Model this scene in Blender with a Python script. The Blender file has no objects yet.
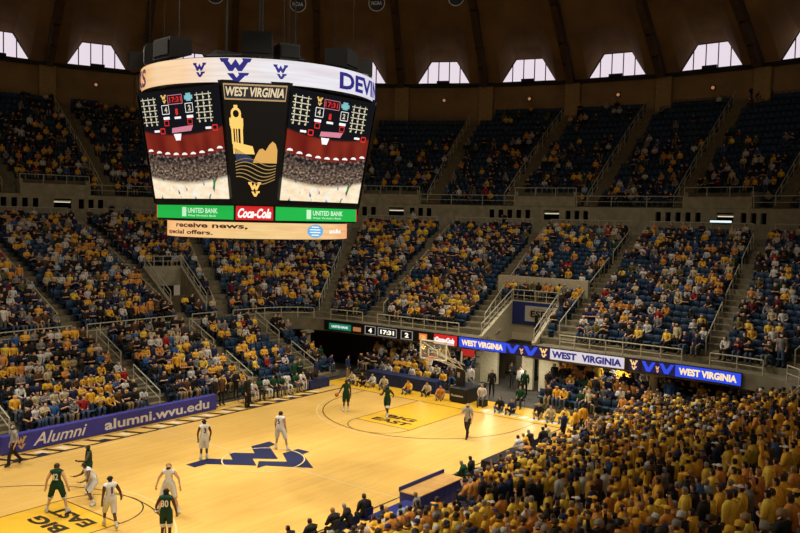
import bpy, bmesh, math, random
import numpy as np
from mathutils import Vector, Matrix
from mathutils.geometry import tessellate_polygon
random.seed(11); rng = np.random.default_rng(11)
PI = math.pi
COL = bpy.context.scene.collection
SC = bpy.context.scene
# ------------------------------------------------------------------ camera
CAM = np.array([-24.9857, -26.5587, 10.985]); YAW, PITCH, ROLL, FPX = 0.6525995, -0.0598156, 0.0231983, 814.2477
def cam_axes():
    cy, sy, cp, sp = math.cos(YAW), math.sin(YAW), math.cos(PITCH), math.sin(PITCH)
    f = np.array([cy*cp, sy*cp, sp]); r = np.array([sy, -cy, 0.0]); u = np.cross(r, f)
    c, s = math.cos(ROLL), math.sin(ROLL)
    return c*r+s*u, -s*r+c*u, f
AX = cam_axes()
def px(P):
    d = np.atleast_2d(np.array(P, float))-CAM
    z = d@AX[2]; z = np.where(z < .5, .5, z)
    return 400+FPX*(d@AX[0])/z, 266.5-FPX*(d@AX[1])/z, d@AX[2]
cd = bpy.data.cameras.new('camera'); cam = bpy.data.objects.new('camera', cd); COL.objects.link(cam)
cam.matrix_world = Matrix(((AX[0][0], AX[1][0], -AX[2][0], CAM[0]), (AX[0][1], AX[1][1], -AX[2][1], CAM[1]), (AX[0][2], AX[1][2], -AX[2][2], CAM[2]), (0, 0, 0, 1)))
cd.sensor_width = 36; cd.lens = FPX/800*36; cd.clip_end = 400; cd.clip_start = .1
SC.camera = cam
SC.view_settings.view_transform = 'Standard'; SC.view_settings.look = 'None'; SC.view_settings.gamma = 1
SC.view_settings.use_curve_mapping = False; SC.view_settings.exposure = 0
# ------------------------------------------------------------------ materials
MATS = {}
def mat(name, col, rough=.6, metal=0, noise=0, nscale=6, emit=0, spec=.3, bump=0):
    if name in MATS: return MATS[name]
    m = bpy.data.materials.new(name); m.use_nodes = True; nt = m.node_tree; b = nt.nodes['Principled BSDF']
    c = (*col, 1)
    b.inputs['Base Color'].default_value = c; b.inputs['Roughness'].default_value = rough; b.inputs['Metallic'].default_value = metal
    b.inputs['Specular IOR Level'].default_value = spec
    if noise or bump:
        tc = nt.nodes.new('ShaderNodeTexCoord'); n = nt.nodes.new('ShaderNodeTexNoise'); n.inputs['Scale'].default_value = nscale; n.inputs['Detail'].default_value = 5
        nt.links.new(tc.outputs['Object'], n.inputs['Vector'])
        if noise:
            r = nt.nodes.new('ShaderNodeValToRGB')
            r.color_ramp.elements[0].position = .3; r.color_ramp.elements[1].position = .7
            r.color_ramp.elements[0].color = (*[x*(1-noise) for x in col], 1); r.color_ramp.elements[1].color = (*[min(1, x*(1+noise)) for x in col], 1)
            nt.links.new(n.outputs['Fac'], r.inputs['Fac']); nt.links.new(r.outputs['Color'], b.inputs['Base Color'])
        if bump:
            bp = nt.nodes.new('ShaderNodeBump'); bp.inputs['Strength'].default_value = bump; bp.inputs['Distance'].default_value = .02
            nt.links.new(n.outputs['Fac'], bp.inputs['Height']); nt.links.new(bp.outputs['Normal'], b.inputs['Normal'])
    if emit:
        b.inputs['Emission Color'].default_value = c; b.inputs['Emission Strength'].default_value = emit
        b.inputs['Base Color'].default_value = (*[x*.3 for x in col], 1)
    MATS[name] = m; return m
CONC = mat('concrete', (.20, .175, .12), .85, noise=.25, nscale=1.5, bump=.1)
CONC2 = mat('concrete_light', (.34, .31, .22), .8, noise=.2, nscale=2)
STEP = mat('step_concrete', (.17, .14, .09), .85, noise=.25, nscale=3)
WALLM = mat('rim_wall_paint', (.30, .20, .105), .85, noise=.2, nscale=.5)
DOME = mat('dome_shell', (.24, .145, .072), .9, noise=.22, nscale=.35)
RIB = mat('dome_rib', (.09, .055, .03), .8, noise=.2, nscale=2)
BLACK = mat('black_metal', (.012, .012, .014), .5)
DARK = mat('recess_shade_black', (.008, .008, .008), .9)  # near-black colour for shade inside openings
RAILM = mat('painted_rail', (.50, .48, .39), .5, noise=.1, nscale=9)
NAVY = mat('navy_vinyl', (.012, .022, .085), .6, noise=.3, nscale=3, bump=.2)
SEATM = mat('seat_plastic', (.02, .05, .11), .5, noise=.2, nscale=.6)
WHITE = mat('white_paint', (.7, .7, .7), .5, noise=.05)
GOLDP = mat('gold_court_paint', (.80, .47, .035), .35, noise=.06, nscale=2, spec=.4)
BLKP = mat('black_line_paint', (.03, .022, .012), .4, noise=.2, nscale=3)
WHTP = mat('pale_line_paint', (.78, .66, .45), .4, noise=.05)
BLUP = mat('blue_court_paint', (.008, .013, .07), .5, noise=.15, nscale=2)
PURP = mat('banner_vinyl', (.045, .045, .33), .5, noise=.08, nscale=2)
def wood():
    m = bpy.data.materials.new('maple_court'); m.use_nodes = True; nt = m.node_tree; b = nt.nodes['Principled BSDF']
    tc = nt.nodes.new('ShaderNodeTexCoord'); br = nt.nodes.new('ShaderNodeTexBrick'); nt.links.new(tc.outputs['Object'], br.inputs['Vector'])
    br.inputs['Scale'].default_value = 1; br.inputs['Brick Width'].default_value = 2.2; br.inputs['Row Height'].default_value = .16; br.inputs['Mortar Size'].default_value = .003
    br.inputs['Color1'].default_value = (.80, .515, .145, 1); br.inputs['Color2'].default_value = (.73, .455, .12, 1); br.inputs['Mortar'].default_value = (.55, .33, .10, 1)
    n = nt.nodes.new('ShaderNodeTexNoise'); n.inputs['Scale'].default_value = .35; nt.links.new(tc.outputs['Object'], n.inputs['Vector'])
    mx = nt.nodes.new('ShaderNodeMixRGB'); mx.blend_type = 'MULTIPLY'; mx.inputs['Fac'].default_value = .5
    r = nt.nodes.new('ShaderNodeValToRGB'); r.color_ramp.elements[0].color = (.86, .80, .70, 1); r.color_ramp.elements[1].color = (1, 1, 1, 1); r.color_ramp.elements[0].position = .3; r.color_ramp.elements[1].position = .65
    nt.links.new(n.outputs['Fac'], r.inputs['Fac']); nt.links.new(br.outputs['Color'], mx.inputs['Color1']); nt.links.new(r.outputs['Color'], mx.inputs['Color2'])
    nt.links.new(mx.outputs['Color'], b.inputs['Base Color']); b.inputs['Roughness'].default_value = .32; b.inputs['Specular IOR Level'].default_value = .35
    return m
WOOD = wood()
# ------------------------------------------------------------------ mesh builder
class MB:
    def __init__(s): s.v = []; s.f = []; s.m = []
    def add(s, vs, fs, mi=0):
        o = len(s.v); s.v += [tuple(map(float, v)) for v in vs]; s.f += [tuple(i+o for i in f) for f in fs]; s.m += [mi]*len(fs); return s
    def box(s, c, d, rz=0, mi=0, bev=0):
        x, y, z = [k/2 for k in d]; cs, sn = math.cos(rz), math.sin(rz)
        if bev:
            b = min(bev, x*.9, y*.9, z*.9); vs = []; 
            lv = [(-z, b), (-z+b, 0), (z-b, 0), (z, b)]
            for zz, ins in lv:
                X, Y = x-ins, y-ins
                for (a, e) in ((X-b, Y), (X, Y-b), (X, -Y+b), (X-b, -Y), (-X+b, -Y), (-X, -Y+b), (-X, Y-b), (-X+b, Y)): vs.append((a, e, zz))
            fs = [tuple(range(7, -1, -1))[::-1][::-1], tuple(range(24, 32))[::-1]]
            for l in range(3):
                for k in range(8): fs.append((l*8+k, l*8+(k+1) % 8, (l+1)*8+(k+1) % 8, (l+1)*8+k)[::-1])
        else:
            vs = [(a, e, g) for g in (-z, z) for a, e in ((-x, -y), (x, -y), (x, y), (-x, y))]
            fs = [(0, 3, 2, 1), (4, 5, 6, 7), (0, 1, 5, 4), (1, 2, 6, 5), (2, 3, 7, 6), (3, 0, 4, 7)]
        return s.add([(c[0]+a*cs-e*sn, c[1]+a*sn+e*cs, c[2]+g) for a, e, g in vs], fs, mi)
    def tube(s, p, q, r, n=6, r2=None, mi=0, cap=True):
        p, q = Vector(p), Vector(q); d = (q-p)
        if d.length < 1e-6: return s
        d.normalize(); a = d.orthogonal().normalized(); b = d.cross(a); r2 = r if r2 is None else r2
        vs = [p+(a*math.cos(2*PI*k/n)+b*math.sin(2*PI*k/n))*r for k in range(n)]+[q+(a*math.cos(2*PI*k/n)+b*math.sin(2*PI*k/n))*r2 for k in range(n)]
        fs = [(k, (k+1) % n, n+(k+1) % n, n+k) for k in range(n)]
        if cap: fs += [tuple(range(n))[::-1], tuple(range(n, 2*n))]
        return s.add(vs, fs, mi)
    def prism(s, poly, f0, f1, mi=0):
        """poly: 2D points; f0/f1 map (x,y) to 3D for the two faces"""
        n = len(poly); s.add([f0(*p) for p in poly]+[f1(*p) for p in poly], [tuple(range(n)), tuple(range(n, 2*n))[::-1]]+[(k, (k+1) % n, n+(k+1) % n, n+k) for k in range(n)], mi); return s
    def grid(s, P, mi=0):
        """P[i][j] points"""
        r, c = len(P), len(P[0]); return s.add([p for row in P for p in row], [(i*c+j, i*c+j+1, (i+1)*c+j+1, (i+1)*c+j) for i in range(r-1) for j in range(c-1)], mi)
    def build(s, name, mats, parent=None, smooth=False, loc=None):
        me = bpy.data.meshes.new(name); vs = s.v
        if loc is not None: vs = [(v[0]-loc[0], v[1]-loc[1], v[2]-loc[2]) for v in vs]
        me.from_pydata(vs, [], s.f)
        for m in (mats if isinstance(mats, (list, tuple)) else [mats]): me.materials.append(m)
        me.polygons.foreach_set('material_index', s.m)
        if smooth: me.polygons.foreach_set('use_smooth', [True]*len(s.f))
        me.update(); o = bpy.data.objects.new(name, me); COL.objects.link(o)
        if parent is not None: o.parent = parent
        if loc is not None: o.location = loc
        return o
def tag(o, label=None, cat=None, group=None, kind=None):
    if label: o['label'] = label
    if cat: o['category'] = cat
    if group: o['group'] = group
    if kind: o['kind'] = kind
    return o
def empty(name, loc=(0, 0, 0), rz=0):
    o = bpy.data.objects.new(name, None); COL.objects.link(o); o.location = loc; o.rotation_euler = (0, 0, rz); o.empty_display_size = .2; return o
def struct(o): o['kind'] = 'structure'; return o
ORD = ['first', 'second', 'third', 'fourth', 'fifth', 'sixth', 'seventh', 'eighth', 'ninth', 'tenth', 'eleventh', 'twelfth', 'thirteenth', 'fourteenth', 'fifteenth', 'sixteenth', 'seventeenth', 'eighteenth', 'nineteenth', 'twentieth']
def nth(n): return ORD[n] if n < 20 else f'{n+1}th' if (n+1) % 10 not in (1, 2, 3) or (n+1) % 100 in (11, 12, 13) else f'{n+1}'+('st', 'nd', 'rd')[(n+1) % 10-1]
# ------------------------------------------------------------------ lettering
def glyphs(body, bold=0.0, shear=0.0, res=3):
    cu = bpy.data.curves.new('t', 'FONT'); cu.body = body; cu.size = 1; cu.offset = bold; cu.shear = shear; cu.resolution_u = res
    cu.align_x = 'LEFT'; o = bpy.data.objects.new('t', cu); COL.objects.link(o)
    dg = bpy.context.evaluated_depsgraph_get(); ev = o.evaluated_get(dg); me = ev.to_mesh()
    v = np.array([x.co[:2] for x in me.vertices]); f = [tuple(p.vertices) for p in me.polygons]
    ev.to_mesh_clear(); bpy.data.objects.remove(o); bpy.data.curves.remove(cu)
    lo, hi = v.min(0), v.max(0); return (v-lo)/(hi-lo), f, (hi-lo)[0]/(hi-lo)[1]
def text(name, body, mapf, m, parent, bold=.0, shear=0, label=None):
    v, f, asp = glyphs(body, bold, shear)
    mb = MB(); mb.add([mapf(a, b) for a, b in v], f); o = mb.build(name, m, parent)
    if label: o['label'] = label
    return o
def quad(bl, br, tr, tl, off=0.02):
    bl, br, tr, tl = map(lambda p: np.array(p, float), (bl, br, tr, tl)); n = np.cross(br-bl, tl-bl); n /= np.linalg.norm(n)
    def f(u, v, o=0): return tuple(bl*(1-u)*(1-v)+br*u*(1-v)+tr*u*v+tl*(1-u)*v+n*(off+o))
    return f
def sub(f, u0, v0, u1, v1, o=0): return lambda u, v, oo=0: f(u0+(u1-u0)*u, v0+(v1-v0)*v, o+oo)
# flying letters emblem: polygons normalised to 0..1 from the court
_W = [(-2.75, 1.95), (-1.55, 1.95), (-.93, 1.0), (-.34, 1.95), (.1, 1.4), (.39, 1.02), (1.05, 1.97), (2.2, 1.95), (2.05, 1.38), (1.6, 1.3), (.48, -.43), (-.22, .47), (-.82, -.43), (-2.1, 1.35), (-2.75, 1.35)]
_V = [(-1.05, -.72), (-.31, -.02), (.47, -1.0), (1.24, .05), (2.23, .03), (2.24, -.7), (1.76, -.74), (.57, -2.53), (-.55, -.72)]
_W2 = [(0, 1), (.30, 1), (.27, .88), (.37, .70), (.50, .96), (.63, .70), (.73, .88), (.70, 1), (1, 1), (.95, .84), (.88, .82), (.70, .44), (.58, .44), (.50, .60), (.42, .44), (.30, .44), (.12, .82), (.05, .84)]
_V2 = [(.24, .35), (.44, .35), (.54, .16), (.61, .28), (.58, .38), (.92, .38), (.88, .26), (.80, .25), (.63, 0), (.47, 0)]
def emblem(mb, mapf, mi=0, court_style=False):
    for di, P in enumerate((_W, _V) if court_style else (_W2, _V2)):
        q = [((x+2.75)/5.0, (y+2.53)/4.48) for x, y in P][::-1] if court_style else P[::-1]
        mb.add([mapf(x, y) for x, y in q], [tuple(t) for t in tessellate_polygon([[Vector((x, y, 0)) for x, y in q]])], mi)
    return mb
# ------------------------------------------------------------------ bowl shape
def E(th):
    c, s = abs(math.cos(th)), abs(math.sin(th)); return ((c/19.0)**9+(s/(17.2 if math.sin(th) > 0 else 19.3))**9)**(-1/9)
RO, ZC = 40.0, 10.0
NLOW = 22; ZL0 = 3.8; DZL = .286; ZDECK = 3.45
def lowR(th, u): e = E(th)+1.2; return e+(RO-e)*u
def pol(r, th, z): return (r*math.cos(th), r*math.sin(th), z)
D2 = math.radians
LOW_AISLES = [((4.0, 31.3), (1.6, 18.6), 'H'), ((12.8, 33.9), (9.6, 18.6), 'G'), ((19.5, 29.9), (13.3, 18.6), 'F'), ((30.2, 21.1), (20.0, 14.8), 'E'), ((35.1, 14.9), (20.1, 10.2), 'D'), ((38.9, 7.0), (19.9, 1.7), 'A'), ((38.3, -1.8), (20.5, -4.6), 'B'), ((37.7, -11.5), (19.8, -13.6), 'C'), ((32, -23), (20.0, -18.3), 'I'), ((-5.0, 32.5), (-6.0, 18.5), 'J')]
def ext(a, b, r0, r1):
    """intersect line a-b with radii by marching; returns point at radius fn"""
    return None
def segd(p, a, b, e=3.0):
    a, b, p = np.array(a), np.array(b), np.array(p[:2]); d = b-a; L = np.linalg.norm(d); d = d/L; t = (p-a)@d
    t = min(max(t, -e), L+e); return np.linalg.norm(a+d*t-p)
VOMS = [[(10.2, 20.3), (12.7, 19.5), (14.9, 25.3), (12.2, 26.3)], [(19.02, -3.25), (19.02, .5), (25.4, 1.9), (25.4, -1.7)]]
def inquad(p, Q, grow=0):
    c = np.mean(Q, axis=0); s = 0
    for k in range(4):
        a, b = np.array(Q[k]), np.array(Q[(k+1) % 4]); n = np.array([-(b-a)[1], (b-a)[0]]); n = n/np.linalg.norm(n)
        if n@(c-a) < 0: n = -n
        if n@(np.array(p[:2])-a) < -grow: return False
    return True
T0, T1 = -64, 108
def zlow(th, r):
    e = E(th)+1.2
    if r < e: return ZDECK
    i = min(NLOW-1, int((r-e)/(RO-e)*NLOW)); return ZL0+DZL*i
mb = MB()
st = .5
for k in range(int((T1-T0)/st)):
    a, b = D2(T0+k*st), D2(T0+(k+1)*st); m = (a+b)/2
    def ok(r): return not any(inquad(pol(r, m, 0), Q) for Q in VOMS)
    if ok(E(m)+.4):
        mb.add([pol(E(a), a, ZDECK), pol(E(b), b, ZDECK), pol(lowR(b, 0), b, ZDECK), pol(lowR(a, 0), a, ZDECK)], [(0, 3, 2, 1)])
        mb.add([pol(E(a), a, 2.62), pol(E(b), b, 2.62), pol(E(b), b, ZDECK), pol(E(a), a, ZDECK)], [(0, 3, 2, 1)])
    for i in range(NLOW):
        r0a, r0b, r1a, r1b = lowR(a, i/NLOW), lowR(b, i/NLOW), lowR(a, (i+1)/NLOW), lowR(b, (i+1)/NLOW); z = ZL0+DZL*i
        if not ok((r0a+r1a)/2): continue
        zp = ZDECK if i == 0 else z-DZL
        mb.add([pol(r0a, a, z), pol(r0b, b, z), pol(r1b, b, z), pol(r1a, a, z)], [(0, 3, 2, 1)])
        mb.add([pol(r0a, a, zp), pol(r0b, b, zp), pol(r0b, b, z), pol(r0a, a, z)], [(0, 3, 2, 1)])
    # underside
    for j in range(6):
        f0, f1 = j/6, (j+1)/6; ra0, rb0, ra1, rb1 = [E(t)+(RO-E(t))*f for t, f in ((a, f0), (b, f0), (a, f1), (b, f1))]
        if ok((ra0+ra1)/2): mb.add([pol(ra0, a, 2.62+6.4*f0), pol(rb0, b, 2.62+6.4*f0), pol(rb1, b, 2.62+6.4*f1), pol(ra1, a, 2.62+6.4*f1)], [(0, 1, 2, 3)])
struct(mb.build('floor_lower_bowl', CONC))
# aisle stairs of the lower bowl
def rail(name, label, pts, h=.9, group=None, posts=None, mid=True, r=.036, cat='railing', kindd=None):
    o = empty(name, pts[0]); L = Vector(pts[0])
    tag(o, label, cat, group)
    t = MB()
    for p, q in zip(pts, pts[1:]):
        t.tube(Vector(p)+Vector((0, 0, h))-L, Vector(q)+Vector((0, 0, h))-L, r)
    t.build('handrail', RAILM, o)
    if mid:
        t = MB()
        for p, q in zip(pts, pts[1:]): t.tube(Vector(p)+Vector((0, 0, h*.5))-L, Vector(q)+Vector((0, 0, h*.5))-L, r*.7)
        t.build('middle_rail', RAILM, o)
    posts = posts if posts is not None else pts
    t = MB(); t.tube((0, 0, -.02), (0, 0, h), r); pm = None
    for p in posts:
        if pm is None: po = t.build('post', RAILM, o); pm = po.data
        else: po = bpy.data.objects.new('post', pm); COL.objects.link(po); po.parent = o
        po.location = Vector(p)-L
    return o
LA = []
def place_word(p):
    return None
for n, (A, B, nm) in enumerate(LOW_AISLES):
    A, B = np.array(A, float), np.array(B, float); d = (A-B)/np.linalg.norm(A-B); w = np.array([-d[1], d[0]])
    # extend to edge curve and outer rim
    t = 0; q = B.copy()
    while np.hypot(*q) > E(math.atan2(q[1], q[0]))+1.2: q = q-d*.05
    while np.hypot(*q) < E(math.atan2(q[1], q[0]))+1.2: q = q+d*.05
    s0 = q.copy(); q = A.copy()
    while np.hypot(*q) < RO: q = q+d*.05
    while np.hypot(*q) > RO: q = q-d*.05
    s1 = q.copy(); LA.append((s0, s1, d, w, nm))
    Lg = np.linalg.norm(s1-s0); mb = MB(); N = NLOW*2
    for k in range(N):
        c = s0+d*Lg*(k+.5)/N; z = ZL0-DZL+DZL*(k+1)/2+.01
        if any(inquad(c, Q, .3) for Q in VOMS): continue
        mb.box((c[0], c[1], z-.2), (Lg/N+.02, .95, .40), math.atan2(d[1], d[0]))
    struct(mb.build('floor_aisle_steps', STEP))
    # rails: three runs per aisle
    where = ['third aisle from the left', 'fourth aisle, just above the long table', 'aisle left of the round-topped column', 'aisle over the corner column', 'aisle over the score panel', 'aisle above the basket', 'aisle right of the arena tunnel', 'rightmost long aisle', 'far right corner aisle', 'leftmost aisle'][n]
    where = {'H': 'second aisle from the left', 'G': 'aisle beside the concrete stair opening', 'F': 'aisle below the left banner screen', 'E': 'aisle above the floor column', 'D': 'aisle above the score readout', 'A': 'aisle just left of the tunnel', 'B': 'aisle just right of the tunnel', 'C': 'aisle near the ribbon board end', 'I': 'aisle at the far right corner', 'J': 'aisle at the far left edge'}[nm]
    for k, (f0, f1) in enumerate(((.04, .30), (.36, .62), (.68, .95))):
        P = []
        for f in np.linspace(f0, f1, 5):
            c = s0+d*Lg*f+w*.5*(1 if nm not in 'AD' else -1); P.append((c[0], c[1], ZL0-DZL+DZL*NLOW*f+.1))
        rail('aisle_railing', f"pale metal railing, {['lower', 'middle', 'upper'][k]} run, {where}", P, .9, 'stair railings of the lower bowl', mid=False)
# deck edge railing, one piece between aisles
cuts = sorted([math.degrees(math.atan2(s0[1], s0[0])) for s0, *_ in LA])
edges = [T0]+cuts+[T1]
names = ['far right corner', 'right end of the ribbon board', 'right half of the ribbon board', 'white panel of the ribbon board', 'red sign by the basket', 'score readout', 'floor column', 'visiting bench end', 'bench', 'banner right end', 'banner middle', 'far left']
for k in range(len(edges)-1):
    a0, a1 = edges[k]+1.6, edges[k+1]-1.6
    if a1-a0 < 2: continue
    P = []
    n = max(2, int((a1-a0)/2.5)+1)
    for a in np.linspace(a0, a1, n):
        t = D2(a); P.append(pol(E(t)+.12, t, ZDECK))
    runs = [[]]
    for p in P:
        if -3.4 < p[1] < .7 and p[0] > 15: runs.append([])
        else: runs[-1].append(p)
    for P in [r for r in runs if len(r) > 1]: rail('deck_railing', f'pale metal deck-edge railing above the {names[k]}', P, .78, 'deck edge railings')
# vomitories in the lower deck
def parapet(mb, p, q, z0, z1, zb, th=.22):
    p, q = np.array(p), np.array(q); d = (q-p)/np.linalg.norm(q-p); w = np.array([-d[1], d[0]])*th/2
    V = []
    for (c, zt) in ((p, z0), (q, z1)):
        for sgn in (-1, 1):
            V += [(c[0]+w[0]*sgn, c[1]+w[1]*sgn, zb), (c[0]+w[0]*sgn, c[1]+w[1]*sgn, zt)]
    mb.add(V, [(0, 1, 3, 2), (4, 6, 7, 5), (0, 4, 5, 1), (2, 3, 7, 6), (1, 5, 7, 3), (0, 2, 6, 4)])
for vi, Q in enumerate(VOMS):
    f0, f1, b1, b0 = [np.array(q) for q in Q]
    def zz(p): th = math.atan2(p[1], p[0]); return zlow(th, np.hypot(*p))
    if vi == 0: fl, bl_, fr, br_ = f0, b0, f1, b1
    else: fl, bl_, fr, br_ = f1, b1, f0, b0
    mb = MB(); zb = 2.5 if vi == 0 else 2.62
    h0, h1 = (.35, .5) if vi == 0 else (.15, .15)
    parapet(mb, fl, bl_, zz(fl)+h0, zz(bl_)+h1, zb); parapet(mb, fr, br_, zz(fr)+h0, zz(br_)+h1, zb); parapet(mb, bl_, br_, zz(bl_)+h1, zz(br_)+h1, zb if vi == 1 else zz(bl_)-1.0)
    if vi == 0:
        fm = (fl+fr)/2; bm_ = (bl_+br_)/2
        mb.add([(*fl, 3.55), (*fr, 3.55), (*br_, 3.55), (*bl_, 3.55)], [(0, 1, 2, 3)])
    struct(mb.build('wall_stair_opening' if vi == 0 else 'wall_tunnel', CONC2 if vi == 0 else mat('tunnel_lit_tone', (.55, .50, .36), .8, noise=.1)))  # tunnel walls: brighter base colour stands in for light reaching them
    if vi == 0:
        mb = MB(); c = (bl_+br_)/2+(fl-bl_)*.04; mb.box((c[0], c[1], zz(bl_)-1.9), (1.5, .1, 1.8), math.atan2(*(br_-bl_)[::-1])); struct(mb.build('recess_shade_1', DARK))  # black panel painted in for the shade deep in the stair opening
    wn = 'concrete stair opening on the left' if vi == 0 else 'arena tunnel'
    for (a, b, sd) in ((fl, bl_, 'left side'), (fr, br_, 'right side'), (bl_, br_, 'back')):
        n = 5; P = [(*(a+(b-a)*f), (zz(a)+h0)*(1-f)+(zz(b)+h1)*f if sd != 'back' else zz(a)+h1) for f in np.linspace(0.02, .98, n)]
        rail('opening_railing', f'pale railing on the {sd} of the {wn}', P, .75, 'railings of the openings')
# tunnel sign: blue panel and white board
Q = VOMS[1]; a, b = np.array(Q[2]), np.array(Q[3]); z = zlow(math.atan2(*a[::-1]), np.hypot(*a))
mb = MB(); fq = quad((a[0]-.16, a[1], z-1.5), (b[0]-.16, b[1], z-1.5), (b[0]-.16, b[1], z+.1), (a[0]-.16, a[1], z+.1), .0)
mb.prism([(0, 0), (1, 0), (1, 1), (0, 1)], lambda u, v: fq(u, v, .0), lambda u, v: fq(u, v, .06))
sg = mb.build('tunnel_sign', mat('blue_panel', (.02, .03, .16), .6)); tag(sg, 'dark blue panel with white framed emblem above the arena tunnel', 'sign')
mb = MB(); f2 = sub(fq, .33, .18, .95, .85); mb.prism([(0, 0), (1, 0), (1, 1), (0, 1)], lambda u, v: f2(u, v, .07), lambda u, v: f2(u, v, .10)); mb.build('white_board', mat('sign_white', (.45, .43, .42), .6), sg)
text('lettering', 'ESD', sub(f2, .2, .3, .8, .72, .115), BLACK, sg, .03)
mb = MB()
f3 = sub(f2, .0, .0, 1, 1, .108)
for R0, mi in ((.9, 0),):
    mb.add([f3(.5+.36*math.cos(t), .5+.38*math.sin(t)) for t in np.linspace(0, 2*PI, 24, endpoint=False)]+[f3(.5+.31*math.cos(t), .5+.32*math.sin(t)) for t in np.linspace(0, 2*PI, 24, endpoint=False)], [(k, (k+1) % 24, 24+(k+1) % 24, 24+k) for k in range(24)])
mb.build('emblem_ring', mat('brass', (.45, .3, .05), .5), sg)
# ------------------------------------------------------------------ arena floor, under-deck wall, columns
mb = MB(); mb.box((0, 0, -.30), (110, 110, .5)); struct(mb.build('floor', mat('arena_floor', (.05, .045, .04), .8, noise=.3, nscale=.8)))
mb = MB()
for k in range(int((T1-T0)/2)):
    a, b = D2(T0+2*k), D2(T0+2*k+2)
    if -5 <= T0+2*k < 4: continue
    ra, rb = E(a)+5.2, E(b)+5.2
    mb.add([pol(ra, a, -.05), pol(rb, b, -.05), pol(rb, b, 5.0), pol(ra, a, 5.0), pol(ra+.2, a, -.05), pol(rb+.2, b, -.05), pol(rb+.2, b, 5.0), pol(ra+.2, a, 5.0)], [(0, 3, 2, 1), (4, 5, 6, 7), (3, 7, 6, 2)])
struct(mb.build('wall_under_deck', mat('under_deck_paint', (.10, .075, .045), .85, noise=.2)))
mb = MB(); mb.box((26.6, .2, 3.5), (.3, 7, 7.0)); struct(mb.build('wall_tunnel_end', mat('tunnel_lit_tone', (.55, .50, .36))))
mb = MB()
for y in (-2.6, -.2): mb.box((25.2, y, 2.2), (.25, .22, 4.6))
struct(mb.build('trim_1', BLACK))
for i, (x, y) in enumerate([(17.9, 14.6), (19.7, -10.5)]):
    mb = MB(); mb.tube((x, y, 0), (x, y, 2.62), .24, 20); mb.box((x, y, 2.56), (.7, .7, .14)); mb.box((x, y, .05), (.7, .7, .12))
    tag(mb.build('column', CONC2, smooth=False), ['round pale concrete column holding the deck behind the corner of the court', 'round concrete column under the white ribbon board panel'][i], 'column', kind='structure')
# ------------------------------------------------------------------ concourse
U0, U1 = -44, 100
def arcstrip(mb, r0, z0, r1, z1, a0, a1, st=1.0, flip=False):
    n = max(1, int(round((a1-a0)/st))); P0 = [pol(r0, D2(a0+(a1-a0)*k/n), z0) for k in range(n+1)]; P1 = [pol(r1, D2(a0+(a1-a0)*k/n), z1) for k in range(n+1)]
    mb.add(P0+P1, [((k, k+1, n+2+k, n+1+k) if not flip else (k, n+1+k, n+2+k, k+1)) for k in range(n)])
def arcbox(mb, r0, r1, z0, z1, a0, a1, st=1.0):
    arcstrip(mb, r0, z0, r0, z1, a0, a1, st); arcstrip(mb, r1, z0, r1, z1, a0, a1, st, True); arcstrip(mb, r0, z1, r1, z1, a0, a1, st); arcstrip(mb, r0, z0, r1, z0, a0, a1, st, True)
    for a in (a0, a1): t = D2(a); mb.add([pol(r0, t, z0), pol(r1, t, z0), pol(r1, t, z1), pol(r0, t, z1)], [(0, 1, 2, 3)])
CF = 9.95
mb = MB(); arcbox(mb, RO, 47, CF-.3, CF, U0-20, U1+8); struct(mb.build('floor_concourse', CONC))
mb = MB()
la = sorted([math.degrees(math.atan2(s1[1], s1[0])) for _, s1, *_ in LA])
for a0, a1 in zip([U0-18]+la, la+[U1+6]):
    if a1-a0 > 3: arcbox(mb, RO+.02, RO+.2, CF, CF+.75, a0+1.2, a1-1.2)
struct(mb.build('wall_concourse_parapet', CONC2))
for i, (a0, a1) in enumerate(zip([U0-10]+la, la+[U1+2])):
    if a1-a0 > 3:
        P = [pol(RO+.1, D2(x), CF+.75) for x in np.linspace(a0+1.2, a1-1.2, 6)]
        rail('concourse_railing', f"pale railing along the concourse, {nth(len(la)-i)} stretch from the left", P, .45, 'railings at the front of the concourse', mid=False)
mb = MB(); arcbox(mb, 47, 47.3, CF-.3, 12.6, U0-20, U1+8); struct(mb.build('wall_concourse', mat('concourse_wall', (.16, .13, .08), .8, noise=.2)))
# upper deck front wall with small square openings
UP = [(-27.5, -28), (-17, -16.5), (-7, -5.3), (2, 5), (11, 15.4), (21.5, 25.3), (34, 35.5), (46, 46), (58, 56), (70, 66), (80, 77), (91, 88)]
RU = 42.0; ZU = 12.3; DRU = .535; DZU = .6
def nrows(a): return 17 if a < 2 else 16 if a < 20 else 14 if a < 66 else 15
mb = MB(); arcbox(mb, RU-.25, RU, 9.95+2.0, ZU, U0-16, U1+6)            # beam over
arcbox(mb, RU-.25, RU, 9.95, 11.12, U0-16, U1+6)                         # low wall
holes = []
for k, (t, b) in enumerate(UP):
    base = b-5.0  # portal centre
    pos = [b-.3+ j*1.05 for j in range(4)]+[b-2.1-6.6-j*0 for j in range(0)]
    holes.append([(b+2.0-1.15*j, .62) for j in range(5)]+[(b-5.6, 2.0)]+[(b-7.7, .62), (b-8.8, .62), (b-9.9, .62)]) if k % 2 == 0 else None
hs = sorted([h for H in holes for h in H]); cur = U0-16
DARKH = []
for c, w in hs:
    if c-w/2 <= cur: continue
    arcbox(mb, RU-.25, RU, 11.12, 11.95, cur, c-w/2, 1); cur = c+w/2
arcbox(mb, RU-.25, RU, 11.12, 11.95, cur, U1+6, 1)
struct(mb.build('wall_upper_deck_front', CONC2))
mb = MB(); arcbox(mb, RU+1.5, RU+1.6, 10.5, 12.2, U0-16, U1+6); struct(mb.build('opening_shade_sheet', DARK))  # black sheet standing in for the shade behind the square openings
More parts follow.
